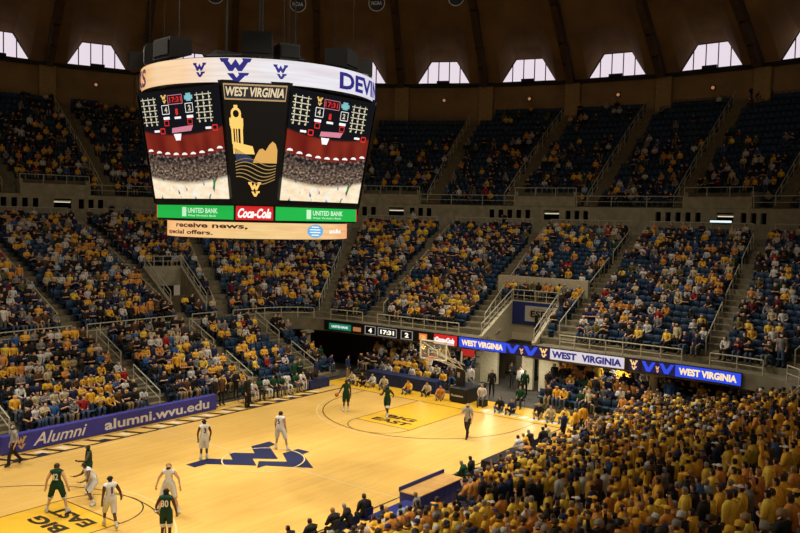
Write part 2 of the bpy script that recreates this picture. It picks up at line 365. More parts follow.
mb = MB(); arcbox(mb, RU-.2, 47.2, ZU-.1, ZU+.05, U0-16, U1+6); struct(mb.build('ceiling_concourse', mat('soffit', (.10, .08, .05), .9)))
# upper deck rows
VB = []   # vomitory boxes of the upper deck
for k, (t, b) in enumerate(UP):
    if k % 2 == 0: VB.append((b-8.6, b-.9))
def upa(k, i):
    t, b = UP[k]; return b+(t-b)*(i/15)
def invb(a, i): return i < 2 and any(x0-.3 < a < x1+.3 for x0, x1 in VB)
mb = MB(); st = 1.0
for k in range(int((U1+6-(U0-16))/st)):
    a0 = U0-16+k*st; a = D2(a0); b = D2(a0+st); am = a0+st/2
    arcs = nrows(am)
    mb.add([pol(RU-.25, a, ZU+.05), pol(RU-.25, b, ZU+.05), pol(RU+.4, b, ZU+.05), pol(RU+.4, a, ZU+.05)], [(0, 3, 2, 1)])
    for i in range(arcs):
        r0 = RU+.4+DRU*i; z = ZU+.1+DZU*i; zp = z-DZU if i else ZU+.05
        if i == arcs-1: r1 = 51.2
        else: r1 = r0+DRU
        mb.add([pol(r0, a, z), pol(r0, b, z), pol(r1, b, z), pol(r1, a, z)], [(0, 3, 2, 1)])
        mb.add([pol(r0, a, zp), pol(r0, b, zp), pol(r0, b, z), pol(r0, a, z)], [(0, 3, 2, 1)])
struct(mb.build('floor_upper_bowl', CONC))
for k, (t, b) in enumerate(UP):
    if k in (0,) or b > 84: continue
    n = nrows(b); mb = MB(); P = []
    for i in range(n*2):
        a = D2(b+(t-b)*(i/2)/15); r = RU+.4+DRU*(i+.5)/2; z = ZU+.1+DZU*(i-1)/2+.02
        mb.box((r*math.cos(a), r*math.sin(a), z+.1), (DRU/2+.05, 1.1, .5), a)
    struct(mb.build('floor_upper_aisle_steps', STEP))
    for h, (i0, i1) in enumerate(((0, n*.5), (n*.5+.5, n-.5))):
        P = []
        for i in np.linspace(i0, i1, 7): a = D2(b+(t-b)*i/15+ .75); P.append(pol(RU+.4+DRU*(i+.3), a, ZU+.1+DZU*i))
        rail('upper_aisle_railing', f"brownish metal railing, {['lower', 'upper'][h]} run, {nth(len(UP)-3-k)} upper-deck aisle from the left", P, 1.0, 'stair railings of the upper deck')
for k, (x0, x1) in enumerate(VB):
    if x0 > 88: continue
    mb = MB(); arcbox(mb, RU-.3, RU-.05, ZU, ZU+.9, x0, x1, 1.4); arcbox(mb, RU+1.9, RU+2.15, ZU, ZU+1.7, x0, x1, 1.4)
    for x in (x0, x1-.35): arcbox(mb, RU-.05, RU+1.95, ZU, ZU+1.3, x, x+.35, 1)
    struct(mb.build('wall_upper_exit_box', CONC2))
    P = [pol(RU-.18, D2(x), ZU+.9) for x in np.linspace(x0, x1, 4)]
    rail('exit_box_railing', f'pale railing on the {nth(len(VB)-1-k)} upper exit box from the left', P, .75, 'railings of the upper exit boxes', mid=False)
prev = U0-14
segs = []
for x0, x1 in sorted(VB):
    if x0-prev > 1: segs.append((prev, x0))
    prev = x1
for k, (a0, a1) in enumerate(segs):
    if a1 < -32: continue
    P = [pol(RU-.18, D2(x), ZU) for x in np.linspace(a0+.1, a1-.1, 4)]
    rail('front_railing', f'pale railing at the front of the upper deck, {nth(len(segs)-1-k)} stretch from the left', P, .95, 'front railings of the upper deck')
for k, (t, b) in enumerate(UP):
    if k % 2 or b > 88: continue
    a = D2(b-5.6); o = empty('portal_light', pol(RU+.2, a, 11.75), a)
    mb = MB(); mb.box((.0, 0, 0), (.3, 1.5, .14)); mb.build('housing', WHITE, o)
    mb = MB(); mb.box((-.12, 0, -.09), (.12, 1.35, .06)); mb.build('tube', mat('fluorescent_tube', (1, .85, .6), emit=(.9 if b < 0 else .4)), o)
    tag(o, f'strip light inside the {nth((len(UP)-k)//2-1)} upper exit doorway from the left', 'light', 'strip lights in the exit doorways')
# bright sign under the portal right of centre
o = empty('exit_sign', pol(RU-.32, D2(-10.6), 11.25), D2(-10.6)); mb = MB(); mb.box((0, 0, 0), (.08, 1.9, .28)); mb.build('housing', BLACK, o); mb = MB(); mb.box((-.05, 0, 0), (.02, 1.75, .18)); mb.build('light_strip', mat('cool_strip', (.75, .95, 1), emit=1.2), o)
tag(o, 'bright bluish white light strip at the right upper exit', 'light')
# rim wall
mb = MB(); arcstrip(mb, 51, 18, 51, 24.9, U0-16, U1+6, 1.0)
struct(mb.build('wall_rim', WALLM))
mb = MB(); arcbox(mb, 50.1, 51.1, 24.62, 24.86, U0-16, U1+6, 1.0); struct(mb.build('trim_2', BLACK))
mb = MB()
for k in range(-5, 11):
    a = D2(.9+10*k); mb.box((50.75*math.cos(a), 50.75*math.sin(a), 22.2), (.6, 1.5, 4.9), a, bev=.06)
struct(mb.build('trim_3', mat('rim_pier', (.38, .26, .13), .85, noise=.2)))
for k in range(-4, 10):
    a = D2(5.9+10*k); o = empty('wall_lamp', pol(50.9, a, 23.3), a)
    mb = MB(); mb.box((0, 0, 0), (.16, .42, .42), bev=.05); mb.build('housing', BLACK, o)
    mb = MB(); mb.tube((-.05, 0, 0), (-.2, 0, 0), .17, 12, r2=.12); mb.build('bulb', mat('warm_bulb', (1, .45, .2), emit=.35), o)
    tag(o, f'small glowing wall lamp under the {nth(9-k)} dome window from the left', 'lamp', 'small lamps below the dome windows')
# ------------------------------------------------------------------ dome
PROF = [(50.15, 24.85), (48.4, 26.5), (46.7, 28.1), (43.5, 30.9), (39.5, 33.6), (34, 36.6), (27, 39.2), (18, 41.2), (9, 42.4), (1, 42.8)]
def lift(s): return 2.35*min(1, max(0, (3.2-abs(s))/1.62))
def domept(ac, s, t):
    i = min(len(PROF)-2, int(t)); f = t-i; r = PROF[i][0]*(1-f)+PROF[i+1][0]*f; z = PROF[i][1]*(1-f)+PROF[i+1][1]*f
    g = max(0, 1-t/4)**1.5
    bulge = .55*(1-(abs(s)/5)**2)*min(1, t)
    return pol(r+bulge, D2(ac+s), z+lift(s)*g)
for k in range(-6, 12):
    ac = 5.9+10*k; mb = MB(); S = [-5, -4.2, -3.2, -2.8, -2.4, -2, -1.58, -.8, 0, .8, 1.58, 2, 2.4, 2.8, 3.2, 4.2, 5]
    T = [0, .25, .5, .75, 1, 1.5, 2, 2.5, 3, 4, 5, 6, 7, 8, 9]
    mb.grid([[domept(ac, s, t) for s in S] for t in T]); struct(mb.build('ceiling_dome_panel', DOME, smooth=False))
    mb = MB(); a = D2(ac-5)
    P = [(r, z) for r, z in PROF]
    for (r0, z0), (r1, z1) in zip(P, P[1:]):
        for dw in (0,):
            c, s = math.cos(a), math.sin(a); w = .3*min(1, r0/30+.15); w1 = .3*min(1, r1/30+.15)
            def q(r, dy, z): return (r*c-dy*s, r*s+dy*c, z)
            mb.add([q(r0-.0, -w, z0), q(r0-.0, w, z0), q(r0-.9, w, z0-.5), q(r0-.9, -w, z0-.5), q(r1, -w1, z1), q(r1, w1, z1), q(r1-.7, w1, z1-.6), q(r1-.7, -w1, z1-.6)], [(3, 2, 6, 7), (0, 3, 7, 4), (2, 1, 5, 6)])
    struct(mb.build('ceiling_dome_rib', RIB))
    if -4 <= k <= 9:
        o = empty(f'window_{k+5}', pol(50.4, D2(ac), 24.87)); L = np.array(pol(50.4, D2(ac), 24.87)); struct(o)
        def wp(s, z, dr=0): q = np.array(pol(50.45+dr, D2(ac+s), z))-L; return tuple(q)
        zb, zt = 24.9, 27.2
        mb = MB(); mb.add([wp(-3.15, zb), wp(3.15, zb), wp(1.55, zt), wp(-1.55, zt)], [(0, 1, 2, 3)])
        mb.build('pane', mat('daylit_glass', (.80, .70, .78), .2, emit=1.0), o)
        mb = MB()
        for s in (-1.9, -.63, .63, 1.9):
            h = zb+lift(s); mb.tube(wp(s, zb, -.12), wp(s, h, -.12), .055, 4)
        for (p, q) in (((-3.2, zb), (-1.55, zt)), ((-1.55, zt), (1.55, zt)), ((1.55, zt), (3.2, zb)), ((-3.2, zb), (3.2, zb))): mb.tube(wp(p[0], p[1], -.1), wp(q[0], q[1], -.1), .09, 4)
        mb.build('window_frame', BLACK, o)
        mb = MB(); mb.box(wp(0, 24.98, -.55), (.4, 1.3, .3), D2(ac)); mb.build('floodlight_housing', BLACK, o)
# hanging round banners
disc = mat('banner_navy', (.03, .05, .12), .7)
for i, (a, zc) in enumerate([(54.8, 27.95), (42.5, 27.75), (30.5, 27.95), (18.3, 28.15)]):
    t = D2(a); o = empty('round_banner', pol(30, t, zc), t)
    def fp(x, y, d=0): return (d, -x, y)
    mb = MB(); C = [(.66*math.cos(k*PI/16), .66*math.sin(k*PI/16)) for k in range(32)]; mb.prism(C, lambda x, y: fp(x, y, -.02), lambda x, y: fp(x, y, .02)); mb.build('disc', disc, o)
    mb = MB(); n = 32; mb.add([fp(.66*math.cos(k*PI/16), .66*math.sin(k*PI/16), -.03) for k in range(n)]+[fp(.6*math.cos(k*PI/16), .6*math.sin(k*PI/16), -.03) for k in range(n)], [(k, (k+1) % n, n+(k+1) % n, n+k) for k in range(n)]); mb.build('rim', mat('banner_rim', (.75, .75, .8), .6), o)
    text('lettering', 'NCAA', lambda u, v: fp(-.42+.84*u, -.16+.3*v, -.035), mat('banner_text', (.8, .8, .85), .6), o, .03)
    mb = MB(); mb.tube((0, 0, .66), (0, 0, 8.5), .02, 4); mb.build('cable', BLACK, o)
    tag(o, f"{['leftmost round navy banner, above the scoreboard', 'second round navy banner, above the scoreboard', 'third round navy banner, right of the scoreboard cables', 'rightmost round navy banner near the dome'][i]}", 'banner', 'round navy banners hanging from the dome')
t = D2(36.4); o = empty('round_banner', pol(30, t, 29.0), t); mb = MB(); C = [(.66*math.cos(k*PI/16), .66*math.sin(k*PI/16)) for k in range(32)]; mb.prism(C, lambda x, y: (-.02, x, y), lambda x, y: (.02, x, y)); mb.build('disc', mat('banner_white', (.75, .75, .75), .7), o)
mb = MB(); mb.tube((0, 0, .6), (0, 0, 8), .02, 4); mb.build('cable', BLACK, o)
tag(o, 'round white banner cut by the top of the picture', 'banner', 'round navy banners hanging from the dome')
o['group'] = 'round banners'
# concourse counter on the left
a0, a1 = 63.5, 69.5
mb = MB(); arcbox(mb, RO-.2, RO+.5, CF-.9, CF+.05, a0-3, a1+1, 1.0); o = mb.build('press_counter', mat('counter_top', (.42, .37, .25), .6), None); tag(o, 'long pale press counter at the front of the concourse, upper left', 'counter')
# ------------------------------------------------------------------ court
court = empty('basketball_court', (0, 0, 0)); tag(court, 'pale maple basketball court with gold keys and dark blue centre emblem', 'court', kind='structure')
mb = MB(); mb.box((0, 0, -.02), (34.5, 19.6, .04)); mb.build('floorboards', WOOD, court)
def flat(z): return lambda x, y: (x, y, z)
def ring(mb, cx, cy, r, w, z, a0=0, a1=360, n=64, mi=0):
    A = np.radians(np.linspace(a0, a1, n+1)); 
    mb.add([(cx+(r-w/2)*math.cos(a), cy+(r-w/2)*math.sin(a), z) for a in A]+[(cx+(r+w/2)*math.cos(a), cy+(r+w/2)*math.sin(a), z) for a in A], [(k, n+1+k, n+2+k, k+1) for k in range(n)], mi)
def rect(mb, x0, y0, x1, y1, z, mi=0): mb.add([(x0, y0, z), (x1, y0, z), (x1, y1, z), (x0, y1, z)], [(0, 1, 2, 3)], mi)
def seg(mb, p, q, w, z):
    p, q = np.array(p, float), np.array(q, float); d = (q-p)/np.linalg.norm(q-p); n = np.array([-d[1], d[0]])*w/2
    mb.add([(*(p-n), z), (*(q-n), z), (*(q+n), z), (*(p+n), z)], [(0, 1, 2, 3)])
HX, HY = 14.325, 7.62
mb = MB()
for s in (1, -1):
    rect(mb, min(s*8.53, s*HX), -1.83, max(s*8.53, s*HX), 1.83, .003)
rect(mb, HX+.05, -9.7, 17.2, 9.7, .003); rect(mb, -17.2, -9.7, -HX-.05, 9.7, .003); rect(mb, HX-3.4, HY+.07, HX+.05, 9.7, .003) if False else None
mb.build('key_paint', GOLDP, court)
mb = MB()
for s in (1, -1):
    rect(mb, -HX-.05, s*HY-.03, HX+.05, s*HY+(.13 if s > 0 else .05), .006); rect(mb, s*HX-.04, -HY, s*HX+.04, HY, .006)
    for y in (-1.83, 1.83): seg(mb, (s*8.53, y), (s*HX, y), .05, .007)
    seg(mb, (s*8.53, -1.83), (s*8.53, 1.83), .05, .007)
    ring(mb, s*8.53, 0, 1.83, .05, .007, 90 if s > 0 else -90, 270 if s > 0 else 90)
    ring(mb, s*12.75, 0, 6.02, .055, .0075, 90 if s > 0 else -90, 270 if s > 0 else 90)
    for y in (-6.02, 6.02): seg(mb, (s*12.75, y), (s*HX, y), .055, .0075)
rect(mb, -17.3, HY+1.0, HX, HY+1.06, .006)
mb.build('line_marking', BLKP, court)
mb = MB()
for s in (1, -1):
    ring(mb, s*12.75, 0, 6.38, .06, .008, 90 if s > 0 else -90, 270 if s > 0 else 90)
    for y in (-6.38, 6.38): seg(mb, (s*12.75, y), (s*HX, y), .06, .008)
ring(mb, 0, 0, 1.83, .06, .014)
seg(mb, (0, -HY), (0, -1.83), .06, .008); seg(mb, (0, 1.83), (0, HY), .06, .008)
mb.build('pale_line_marking', mat('faint_line', (.80, .62, .34), .4), court)
mb = MB(); emblem(mb, lambda u, v: (-2.75+5.0*u, -2.53+4.48*v, .011), 0, True); mb.build('centre_emblem', BLUP, court)
for s in (1, -1):
    for w_, x0 in (('BIG', 9.9), ('EAST', 9.0)):
        hw = .95 if w_ == 'BIG' else 1.2
        if s > 0: f = lambda u, v, x0=x0, hw=hw: (x0+.62-.6*v*1.0 if False else x0+.6*v, hw-2*hw*u, .011)
        else: f = lambda u, v, x0=x0, hw=hw: (-(x0+.6*v), -hw+2*hw*u, .011)
        text('key_lettering', w_, f, BLKP, court, .04)
# sideline panels with lettering blocks (outer strip of the far sideline)
mb = MB(); mbw = MB(); mbb = MB(); r_ = random.Random(4)
for k in range(22):
    x = -10.5+k*1.05
    if x > 13: break
    mb.add([(x, HY+.1, .007), (x+.26, HY+.1, .007), (x-.2, HY+1.02, .007), (x-.46, HY+1.02, .007)], [(0, 1, 2, 3)])
    if r_.random() < .6:
        o_ = r_.uniform(.2, .5); mbw.add([(x+o_, HY+.25, .007), (x+o_+.35, HY+.25, .007), (x+o_+.2, HY+.85, .007), (x+o_-.15, HY+.85, .007)], [(0, 1, 2, 3)])
    if r_.random() < .45: mbb.add([(x+.25, HY+.12, .0075), (x+.62, HY+.12, .0075), (x+.4, HY+.5, .0075), (x+.1, HY+.5, .0075)], [(0, 1, 2, 3)])
mb.build('apron_stroke', BLKP, court); mbw.build('apron_white_block', WHTP, court); mbb.build('apron_blue_block', BLUP, court)
mb = MB()
for k in range(12):
    y = -2.2-k*.62; mb.add([(14.75, y, .007), (15.3, y-.1, .007), (15.3, y-.5, .007), (14.75, y-.42, .007)], [(3, 2, 1, 0)])
mb.build('baseline_white_block', WHITE, court)
# ------------------------------------------------------------------ scorer banner (far side)
o = empty('scorers_banner', (-1.3, 8.95, 0)); tag(o, 'long purple-blue alumni banner board along the far sideline', 'banner')
mb = MB(); mb.box((0, .12, .44), (12.1, .34, .84), bev=.02); mb.build('board', PURP, o)
fb = lambda u, v, d=0: (-6.0+12.0*u, -.056-d, .06+.78*v)
WT = mat('banner_white_ink', (.72, .70, .76), .5); GI = mat('banner_gold_ink', (.55, .36, .12), .5)
mb = MB(); emblem(mb, lambda u, v: fb(.045+.045*u, .12+.72*v)); mb.build('emblem', GI, o)
text('lettering', 'Alumni', lambda u, v: fb(.115+.225*u, .14+.72*v), WT, o, .012, .35)
text('lettering', 'alumni.wvu.edu', lambda u, v: fb(.42+.54*u, .14+.66*v), WT, o, .025)
# ------------------------------------------------------------------ centre-hung scoreboard
JC = np.array([-.24, .24])
jb = empty('centre_scoreboard', (JC[0], JC[1], 10)); tag(jb, 'huge octagonal video scoreboard with circular lighted ring hanging above centre court', 'scoreboard')
def jl(x, y, z): return (x, y, z-10)
def AH(z):
    f = (z-11.5)/(16.0-11.5); return 3.64+(4.40-3.64)*f, 2.46+(2.64-2.46)*f
def oct_(z, g=0):
    a, h = AH(z); a += g; h += g*.4; return [(-a, h), (-a, -h), (-h, -a), (h, -a), (a, -h), (a, h), (h, a), (-h, a)]
LED_BLACK = mat('led_black', (.012, .012, .014), .35)
mb = MB(); Z = [11.4, 16.1]
R_ = [oct_(11.30, -.02), oct_(16.0, -.02)]
mb.add([jl(*p, z) for P, z in zip(R_, (11.30, 16.0)) for p in P], [(k, (k+1) % 8, 8+(k+1) % 8, 8+k)[::-1] for k in range(8)]+[tuple(range(8)), tuple(range(15, 7, -1))])
mb.build('body', LED_BLACK, jb)
def face(k, z0, z1, g=.0, off=.03):
    A, B = oct_(z0, g), oct_(z1, g); return quad(jl(*A[k], z0), jl(*A[(k+1) % 8], z0), jl(*B[(k+1) % 8], z1), jl(*B[k], z1), off)
def screenmat():
    m = bpy.data.materials.new('live_video'); m.use_nodes = True; nt = m.node_tree; nt.nodes.clear(); N = nt.nodes.new; L = nt.links.new
    out = N('ShaderNodeOutputMaterial'); em = N('ShaderNodeEmission'); L(em.outputs[0], out.inputs[0]); em.inputs['Strength'].default_value = 1.0
    uv = N('ShaderNodeUVMap'); sep = N('ShaderNodeSeparateXYZ'); L(uv.outputs[0], sep.inputs[0])
    def ramp(src, els, interp='LINEAR'):
        r = N('ShaderNodeValToRGB'); r.color_ramp.interpolation = interp
        for i, (p, c) in enumerate(els):
            e = r.color_ramp.elements[i] if i < 2 else r.color_ramp.elements.new(p)
            e.position = p; e.color = (*c, 1)
        L(src, r.inputs['Fac']); return r.outputs['Color']
    def noise(sc, sy=1, d=2):
        mp = N('ShaderNodeMapping'); mp.inputs['Scale'].default_value = (sc, sc*sy, 1); L(uv.outputs[0], mp.inputs[0]); n = N('ShaderNodeTexNoise'); n.inputs['Scale'].default_value = 1; n.inputs['Detail'].default_value = d; L(mp.outputs[0], n.inputs['Vector']); return n
    def mix(f, a, b):
        x = N('ShaderNodeMixRGB'); L(f, x.inputs[0]); L(a, x.inputs[1]); L(b, x.inputs[2]); return x.outputs[0]
    # curved horizon: v + k*(u-.5)^2
    mt = N('ShaderNodeMath'); mt.operation = 'SUBTRACT'; L(sep.outputs[0], mt.inputs[0]); mt.inputs[1].default_value = .5
    m2 = N('ShaderNodeMath'); m2.operation = 'POWER'; L(mt.outputs[0], m2.inputs[0]); m2.inputs[1].default_value = 2
    m3 = N('ShaderNodeMath'); m3.operation = 'MULTIPLY_ADD'; L(m2.outputs[0], m3.inputs[0]); m3.inputs[1].default_value = -.22; L(sep.outputs[1], m3.inputs[2]); vv = m3.outputs[0]
    crowd = ramp(noise(34, 1.4, 2).outputs['Fac'], [(.36, (.02, .015, .02)), (.50, (.13, .085, .06)), (.62, (.26, .18, .12)), (.75, (.55, .46, .38))])
    crowd2 = ramp(noise(26, 1.2, 2).outputs['Fac'], [(.4, (.01, .01, .01)), (.52, (.05, .035, .03)), (.68, (.3, .2, .16))])
    courtc = ramp(noise(9, 2, 2).outputs['Fac'], [(.3, (.95, .70, .42)), (.6, (1.0, .88, .66))])
    dome = ramp(noise(6, .5, 1).outputs['Fac'], [(.3, (.14, .012, .008)), (.7, (.26, .03, .015))])
    blk = N('ShaderNodeRGB'); blk.outputs[0].default_value = (.008, .008, .010, 1)
    figs = ramp(noise(15, .5, 1).outputs['Fac'], [(.60, (0, 0, 0)), (.64, (1, 1, 1))])
    fcol = ramp(noise(9, .8, 0).outputs['Fac'], [(.40, (.02, .20, .08)), (.5, (.06, .07, .2)), (.6, (.9, .9, .9))])
    def step(src, p, w=.01): return ramp(src, [(p-w, (0, 0, 0)), (p+w, (1, 1, 1))])
    low = mix(figs, courtc, fcol)
    c = mix(step(vv, .145, .02), low, crowd); c = mix(step(vv, .30, .05), c, crowd2); c = mix(step(vv, .385), c, dome); c = mix(step(vv, .585, .01), c, blk.outputs[0])
    L(c, em.inputs['Color']); MATS['video'] = m; return m
VID = screenmat()
Lgold = mat('led_gold', (1.0, .62, .16), emit=.9); Lwhite = mat('led_white', (.95, .93, .95), emit=.95); Lcream = mat('led_cream', (.8, .76, .55), emit=.7)
Lred = mat('led_red', (.85, .03, .03), emit=.8); Lnavy = mat('led_navy', (.03, .03, .30), emit=.55); Lgreen = mat('led_green', (.01, .42, .06), emit=.95); Lorange = mat('led_orange', (1, .5, .16), emit=.95)
Lcyan = mat('led_cyan', (.25, .6, .65), emit=.8); Lblue = mat('led_blue', (.03, .08, .85), emit=.85); Lpink = mat('led_pink', (.7, .25, .35), emit=.8)
def uvquad(f, name, m, parent, n=1):
    me = bpy.data.meshes.new(name); me.from_pydata([f(0, 0), f(1, 0), f(1, 1), f(0, 1)], [], [(0, 1, 2, 3)]); me.materials.append(m)
    uvl = me.uv_layers.new(name='UVMap'); 
    for i, c in enumerate([(0, 0), (1, 0), (1, 1), (0, 1)]): uvl.data[i].uv = c
    o = bpy.data.objects.new(name, me); COL.objects.link(o); o.parent = parent; return o
def panel(name, f, m, parent, d0=0, d1=.04):
    mb = MB(); mb.prism([(0, 0), (1, 0), (1, 1), (0, 1)], lambda u, v: f(u, v, d0), lambda u, v: f(u, v, d1)); return mb.build(name, m, parent)
def line_grid(mb, f, us, vs, u0, u1, v0, v1, w=.006, d=.02):
    for u in us: mb.add([f(u-w, v0, d), f(u+w, v0, d), f(u+w, v1, d), f(u-w, v1, d)], [(0, 1, 2, 3)])
    for v in vs: mb.add([f(u0, v-w, d), f(u1, v-w, d), f(u1, v+w, d), f(u0, v+w, d)], [(0, 1, 2, 3)])
for k in (0, 2, 4, 6):
    f0 = face(k, 11.48, 15.94, 0, .03)
    f = sub(f0, .025, .02, .975, .98)
    sc = uvquad(lambda u, v: f(u, v, .02), 'video_screen', VID, jb)
    sc['label'] = 'video screen showing the arena and a scoreboard readout'
    if k not in (0, 2): continue
    g = lambda u, v, o=0: f(u, v, .035+o)
    for u0 in (.05, .74):
        mb = MB()
        us = [u0, u0+.07, u0+.14]; vs = [.93-.052*j for j in range(5)]
        line_grid(mb, g, us, vs, u0-.03, u0+.17, .69, .95, .004)
        for u in us:
            for v in vs:
                mb.add([g(u-.011, v-.034), g(u+.009, v-.034), g(u+.009, v-.018), g(u-.011, v-.018)], [(0, 1, 2, 3)])
        mb.build('stat_table', Lcream, sc)
    mb = MB(); emblem(mb, lambda u, v: g(.285+.07*u, .885+.075*v)); mb.build('emblem', Lgold, sc)
    mb = MB()
    for (u0, v0, u1, v1) in ((.58, .90, .68, .935), (.60, .885, .66, .955)): mb.add([g(u0, v0), g(u1, v0), g(u1, v1), g(u0, v1)], [(0, 1, 2, 3)])
    mb.build('visitor_emblem', Lcyan, sc)
    text('clock_digits', '17:31', lambda u, v: g(.39+.15*u, .885+.05*v), Lred, sc, .03)
    mb = MB(); line_grid(mb, g, (.375, .555), (.87, .95), .375, .555, .87, .95, .003)
    mb.build('clock_frame', Lpink, sc)
    for (u, d) in ((.285, '4'), (.585, '2')):
        mb = MB(); line_grid(mb, g, (u, u+.09), (.785, .865), u, u+.09, .785, .865, .003); mb.build('score_frame', Lwhite, sc)
        text('score_digit', d, lambda a, b, u=u: g(u+.028+.034*a, .80+.05*b), Lcream, sc, .04)
        mb = MB(); mb.add([g(u, .735), g(u+.08, .735), g(u+.08, .76), g(u, .76)], [(0, 1, 2, 3)]); mb.build('caption_block', Lwhite, sc)
        mb = MB(); line_grid(mb, g, (u+.01, u+.065), (.68, .725), u+.01, u+.065, .68, .725, .004); mb.build('foul_frame', Lred, sc)
    text('period_digit', '8', lambda a, b: g(.447+.034*a, .77+.06*b), Lred, sc, .05)
    mb = MB(); mb.add([g(.43, .735), g(.51, .735), g(.51, .755), g(.43, .755)], [(0, 1, 2, 3)]); mb.build('caption_block', Lwhite, sc)
    for u in (.14, .80):
        mb = MB(); mb.add([g(u, .625), g(u+.07, .625), g(u+.07, .645), g(u, .645)], [(0, 1, 2, 3)]); mb.build('caption_block', Lwhite, sc)
        mb = MB(); line_grid(mb, g, (u+.09, u+.145), (.61, .655), u+.09, u+.145, .61, .655, .005); mb.build('foul_frame', Lred, sc)
    mb = MB(); mb.add([g(.37, .61), g(.62, .62), g(.65, .67), g(.38, .655)], [(0, 1, 2, 3)]); mb.build('video_backboard', Lpink, sc)
    mb = MB(); mb.add([g(.41, .54), g(.47, .54), g(.49, .60), g(.39, .60)], [(0, 1, 2, 3)]); mb.build('video_net', Lwhite, sc)
    for j in range(9):
        mb = MB(); uc = .05+.112*j; vc = .405+.22*(uc-.5)**2; P = [g(uc+.036*math.cos(t), vc+.022*math.sin(t)) for t in np.linspace(0, PI, 8)]; mb.add(P, [tuple(range(8))]); mb.build('video_window', Lwhite, sc)
# corner panels
for k in (1, 3, 5, 7):
    f = face(k, 11.36, 15.94, 0, .03); p = panel('corner_panel', f, LED_BLACK, jb, 0, .03); p['label'] = 'black corner panel with gold tower picture and lettering'
    if k != 1: continue
    g = lambda u, v, o=0: f(u, v, .045+o)
    mb = MB(); mb.add([g(.02, .855), g(.985, .855), g(.99, .985), g(.015, .985)], [(0, 1, 2, 3)]); mb.build('title_outline', mat('led_dim_gold', (.62, .42, .2), emit=.55), p)
    mb = MB(); mb.add([g(.035, .868, .003), g(.97, .868, .003), g(.975, .972, .003), g(.03, .972, .003)], [(0, 1, 2, 3)]); mb.build('title_ground', mat('led_dk', (.04, .035, .05), emit=.4), p)
    text('title_lettering', 'WEST VIRGINIA', lambda u, v: g(.05+.9*u, .885+.075*v, .008), mat('led_title', (.85, .7, .45), emit=.75), p, .03, .2)
    # bell tower
    mb = MB(); B = lambda u0, v0, u1, v1: mb.add([g(u0, v0), g(u1, v0), g(u1, v1), g(u0, v1)], [(0, 1, 2, 3)])
    B(.07, .645, .30, .71); B(.09, .50, .125, .64); B(.15, .50, .17, .64); B(.19, .50, .21, .64); B(.245, .50, .29, .64); B(.08, .625, .295, .65); B(.10, .71, .27, .725)
    P = [g(.185+.085*math.cos(t), .745+.052*math.sin(t)) for t in np.linspace(0, 2*PI, 14, endpoint=False)]; mb.add(P, [tuple(range(14))]); B(.155, .79, .215, .815)
    mb.add([g(.02+.08, .42), g(.50, .42), g(.46, .485), g(.30, .50), (g(.10, .52))], [(0, 1, 2, 3, 4)])
    mb.build('tower_picture', Lgold, p)
    mb = MB(); P = [g(.185+.05*math.cos(t), .745+.03*math.sin(t), .004) for t in np.linspace(0, 2*PI, 14, endpoint=False)]; mb.add(P, [tuple(range(14))]); mb.build('tower_clock', LED_BLACK, p)
    mb = MB(); mb.add([g(.14, .36), g(.5, .36), g(.42, .40), g(.12, .47)], [(0, 1, 2, 3)]); mb.build('blue_hill', mat('led_dimblue', (.03, .05, .12), emit=.6), p)
    # plain gold hills standing in for the figure
    mb = MB(); Q_ = [(.46, .35), (.93, .35), (.92, .46), (.88, .51), (.82, .53), (.76, .50), (.70, .45), (.64, .47), (.58, .46), (.52, .41)]; mb.add([g(*q) for q in Q_], [tuple(range(10))]); mb.build('gold_hills', mat('led_gold_dim', (.8, .45, .12), emit=.75), p)
    mb = MB()
    for j in range(6):
        pts = []
        for t in np.linspace(0, 1, 14):
            u = .12+.80*t; v = .355-.018*j-.10*t*0+.03*math.sin(t*5.5+j*.25)-.012*j; pts.append((u, v))
        for (u0, v0), (u1, v1) in zip(pts, pts[1:]): mb.add([g(u0, v0-.004), g(u1, v1-.004), g(u1, v1+.004), g(u0, v0+.004)], [(0, 1, 2, 3)])
    mb.build('wave_lines', mat('led_wave', (.5, .33, .12), emit=.6), p)
    mb = MB(); emblem(mb, lambda u, v: g(.36+.28*u, .07+.12*v)); mb.build('emblem', Lgold, p)
# advert ring below the screens (octagon)
def octb(a, h): return [(-a, h), (-a, -h), (-h, -a), (h, -a), (a, -h), (a, h), (h, a), (-h, a)]
OB = octb(3.52, 2.44)
mb = MB(); mb.add([jl(*p, z) for z in (10.70, 11.34) for p in OB], [(k, (k+1) % 8, 8+(k+1) % 8, 8+k)[::-1] for k in range(8)]+[tuple(range(8)), tuple(range(15, 7, -1))]); ab = mb.build('advert_ring', LED_BLACK, jb)
for k in range(8):
    f = quad(jl(*OB[k], 10.76), jl(*OB[(k+1) % 8], 10.76), jl(*OB[(k+1) % 8], 11.30), jl(*OB[k], 11.30), .0)
    e = .01 if k % 2 == 0 else .03
    p = panel('advert_panel', sub(f, e, 0, 1-e, 1), Lgreen if k % 2 == 0 else mat('led_red_ad', (.62, .02, .02), emit=.9), ab, .01, .05)
    if k in (0, 2):
        text('advert_lettering', 'UNITED BANK', lambda u, v: f(.43+.38*u, .42+.38*v, .06), mat('led_adtext', (.55, .85, .6), emit=.9), p, .03)
        text('advert_small_lettering', 'West Virginia\'s Bank', lambda u, v: f(.43+.36*u, .12+.2*v, .06), mat('led_adtext', (.55, .85, .6)), p, .02)
        mb = MB(); mb.add([f(.355, .15, .06), f(.41, .15, .06), f(.41, .85, .06), f(.355, .85, .06)], [(0, 1, 2, 3)]); mb.build('advert_emblem', mat('led_adtext', (.55, .85, .6)), p)
    if k == 1: text('advert_lettering', 'Coca-Cola', lambda u, v: f(.08+.84*u, .14+.7*v, .06), Lwhite, p, .04, .4)
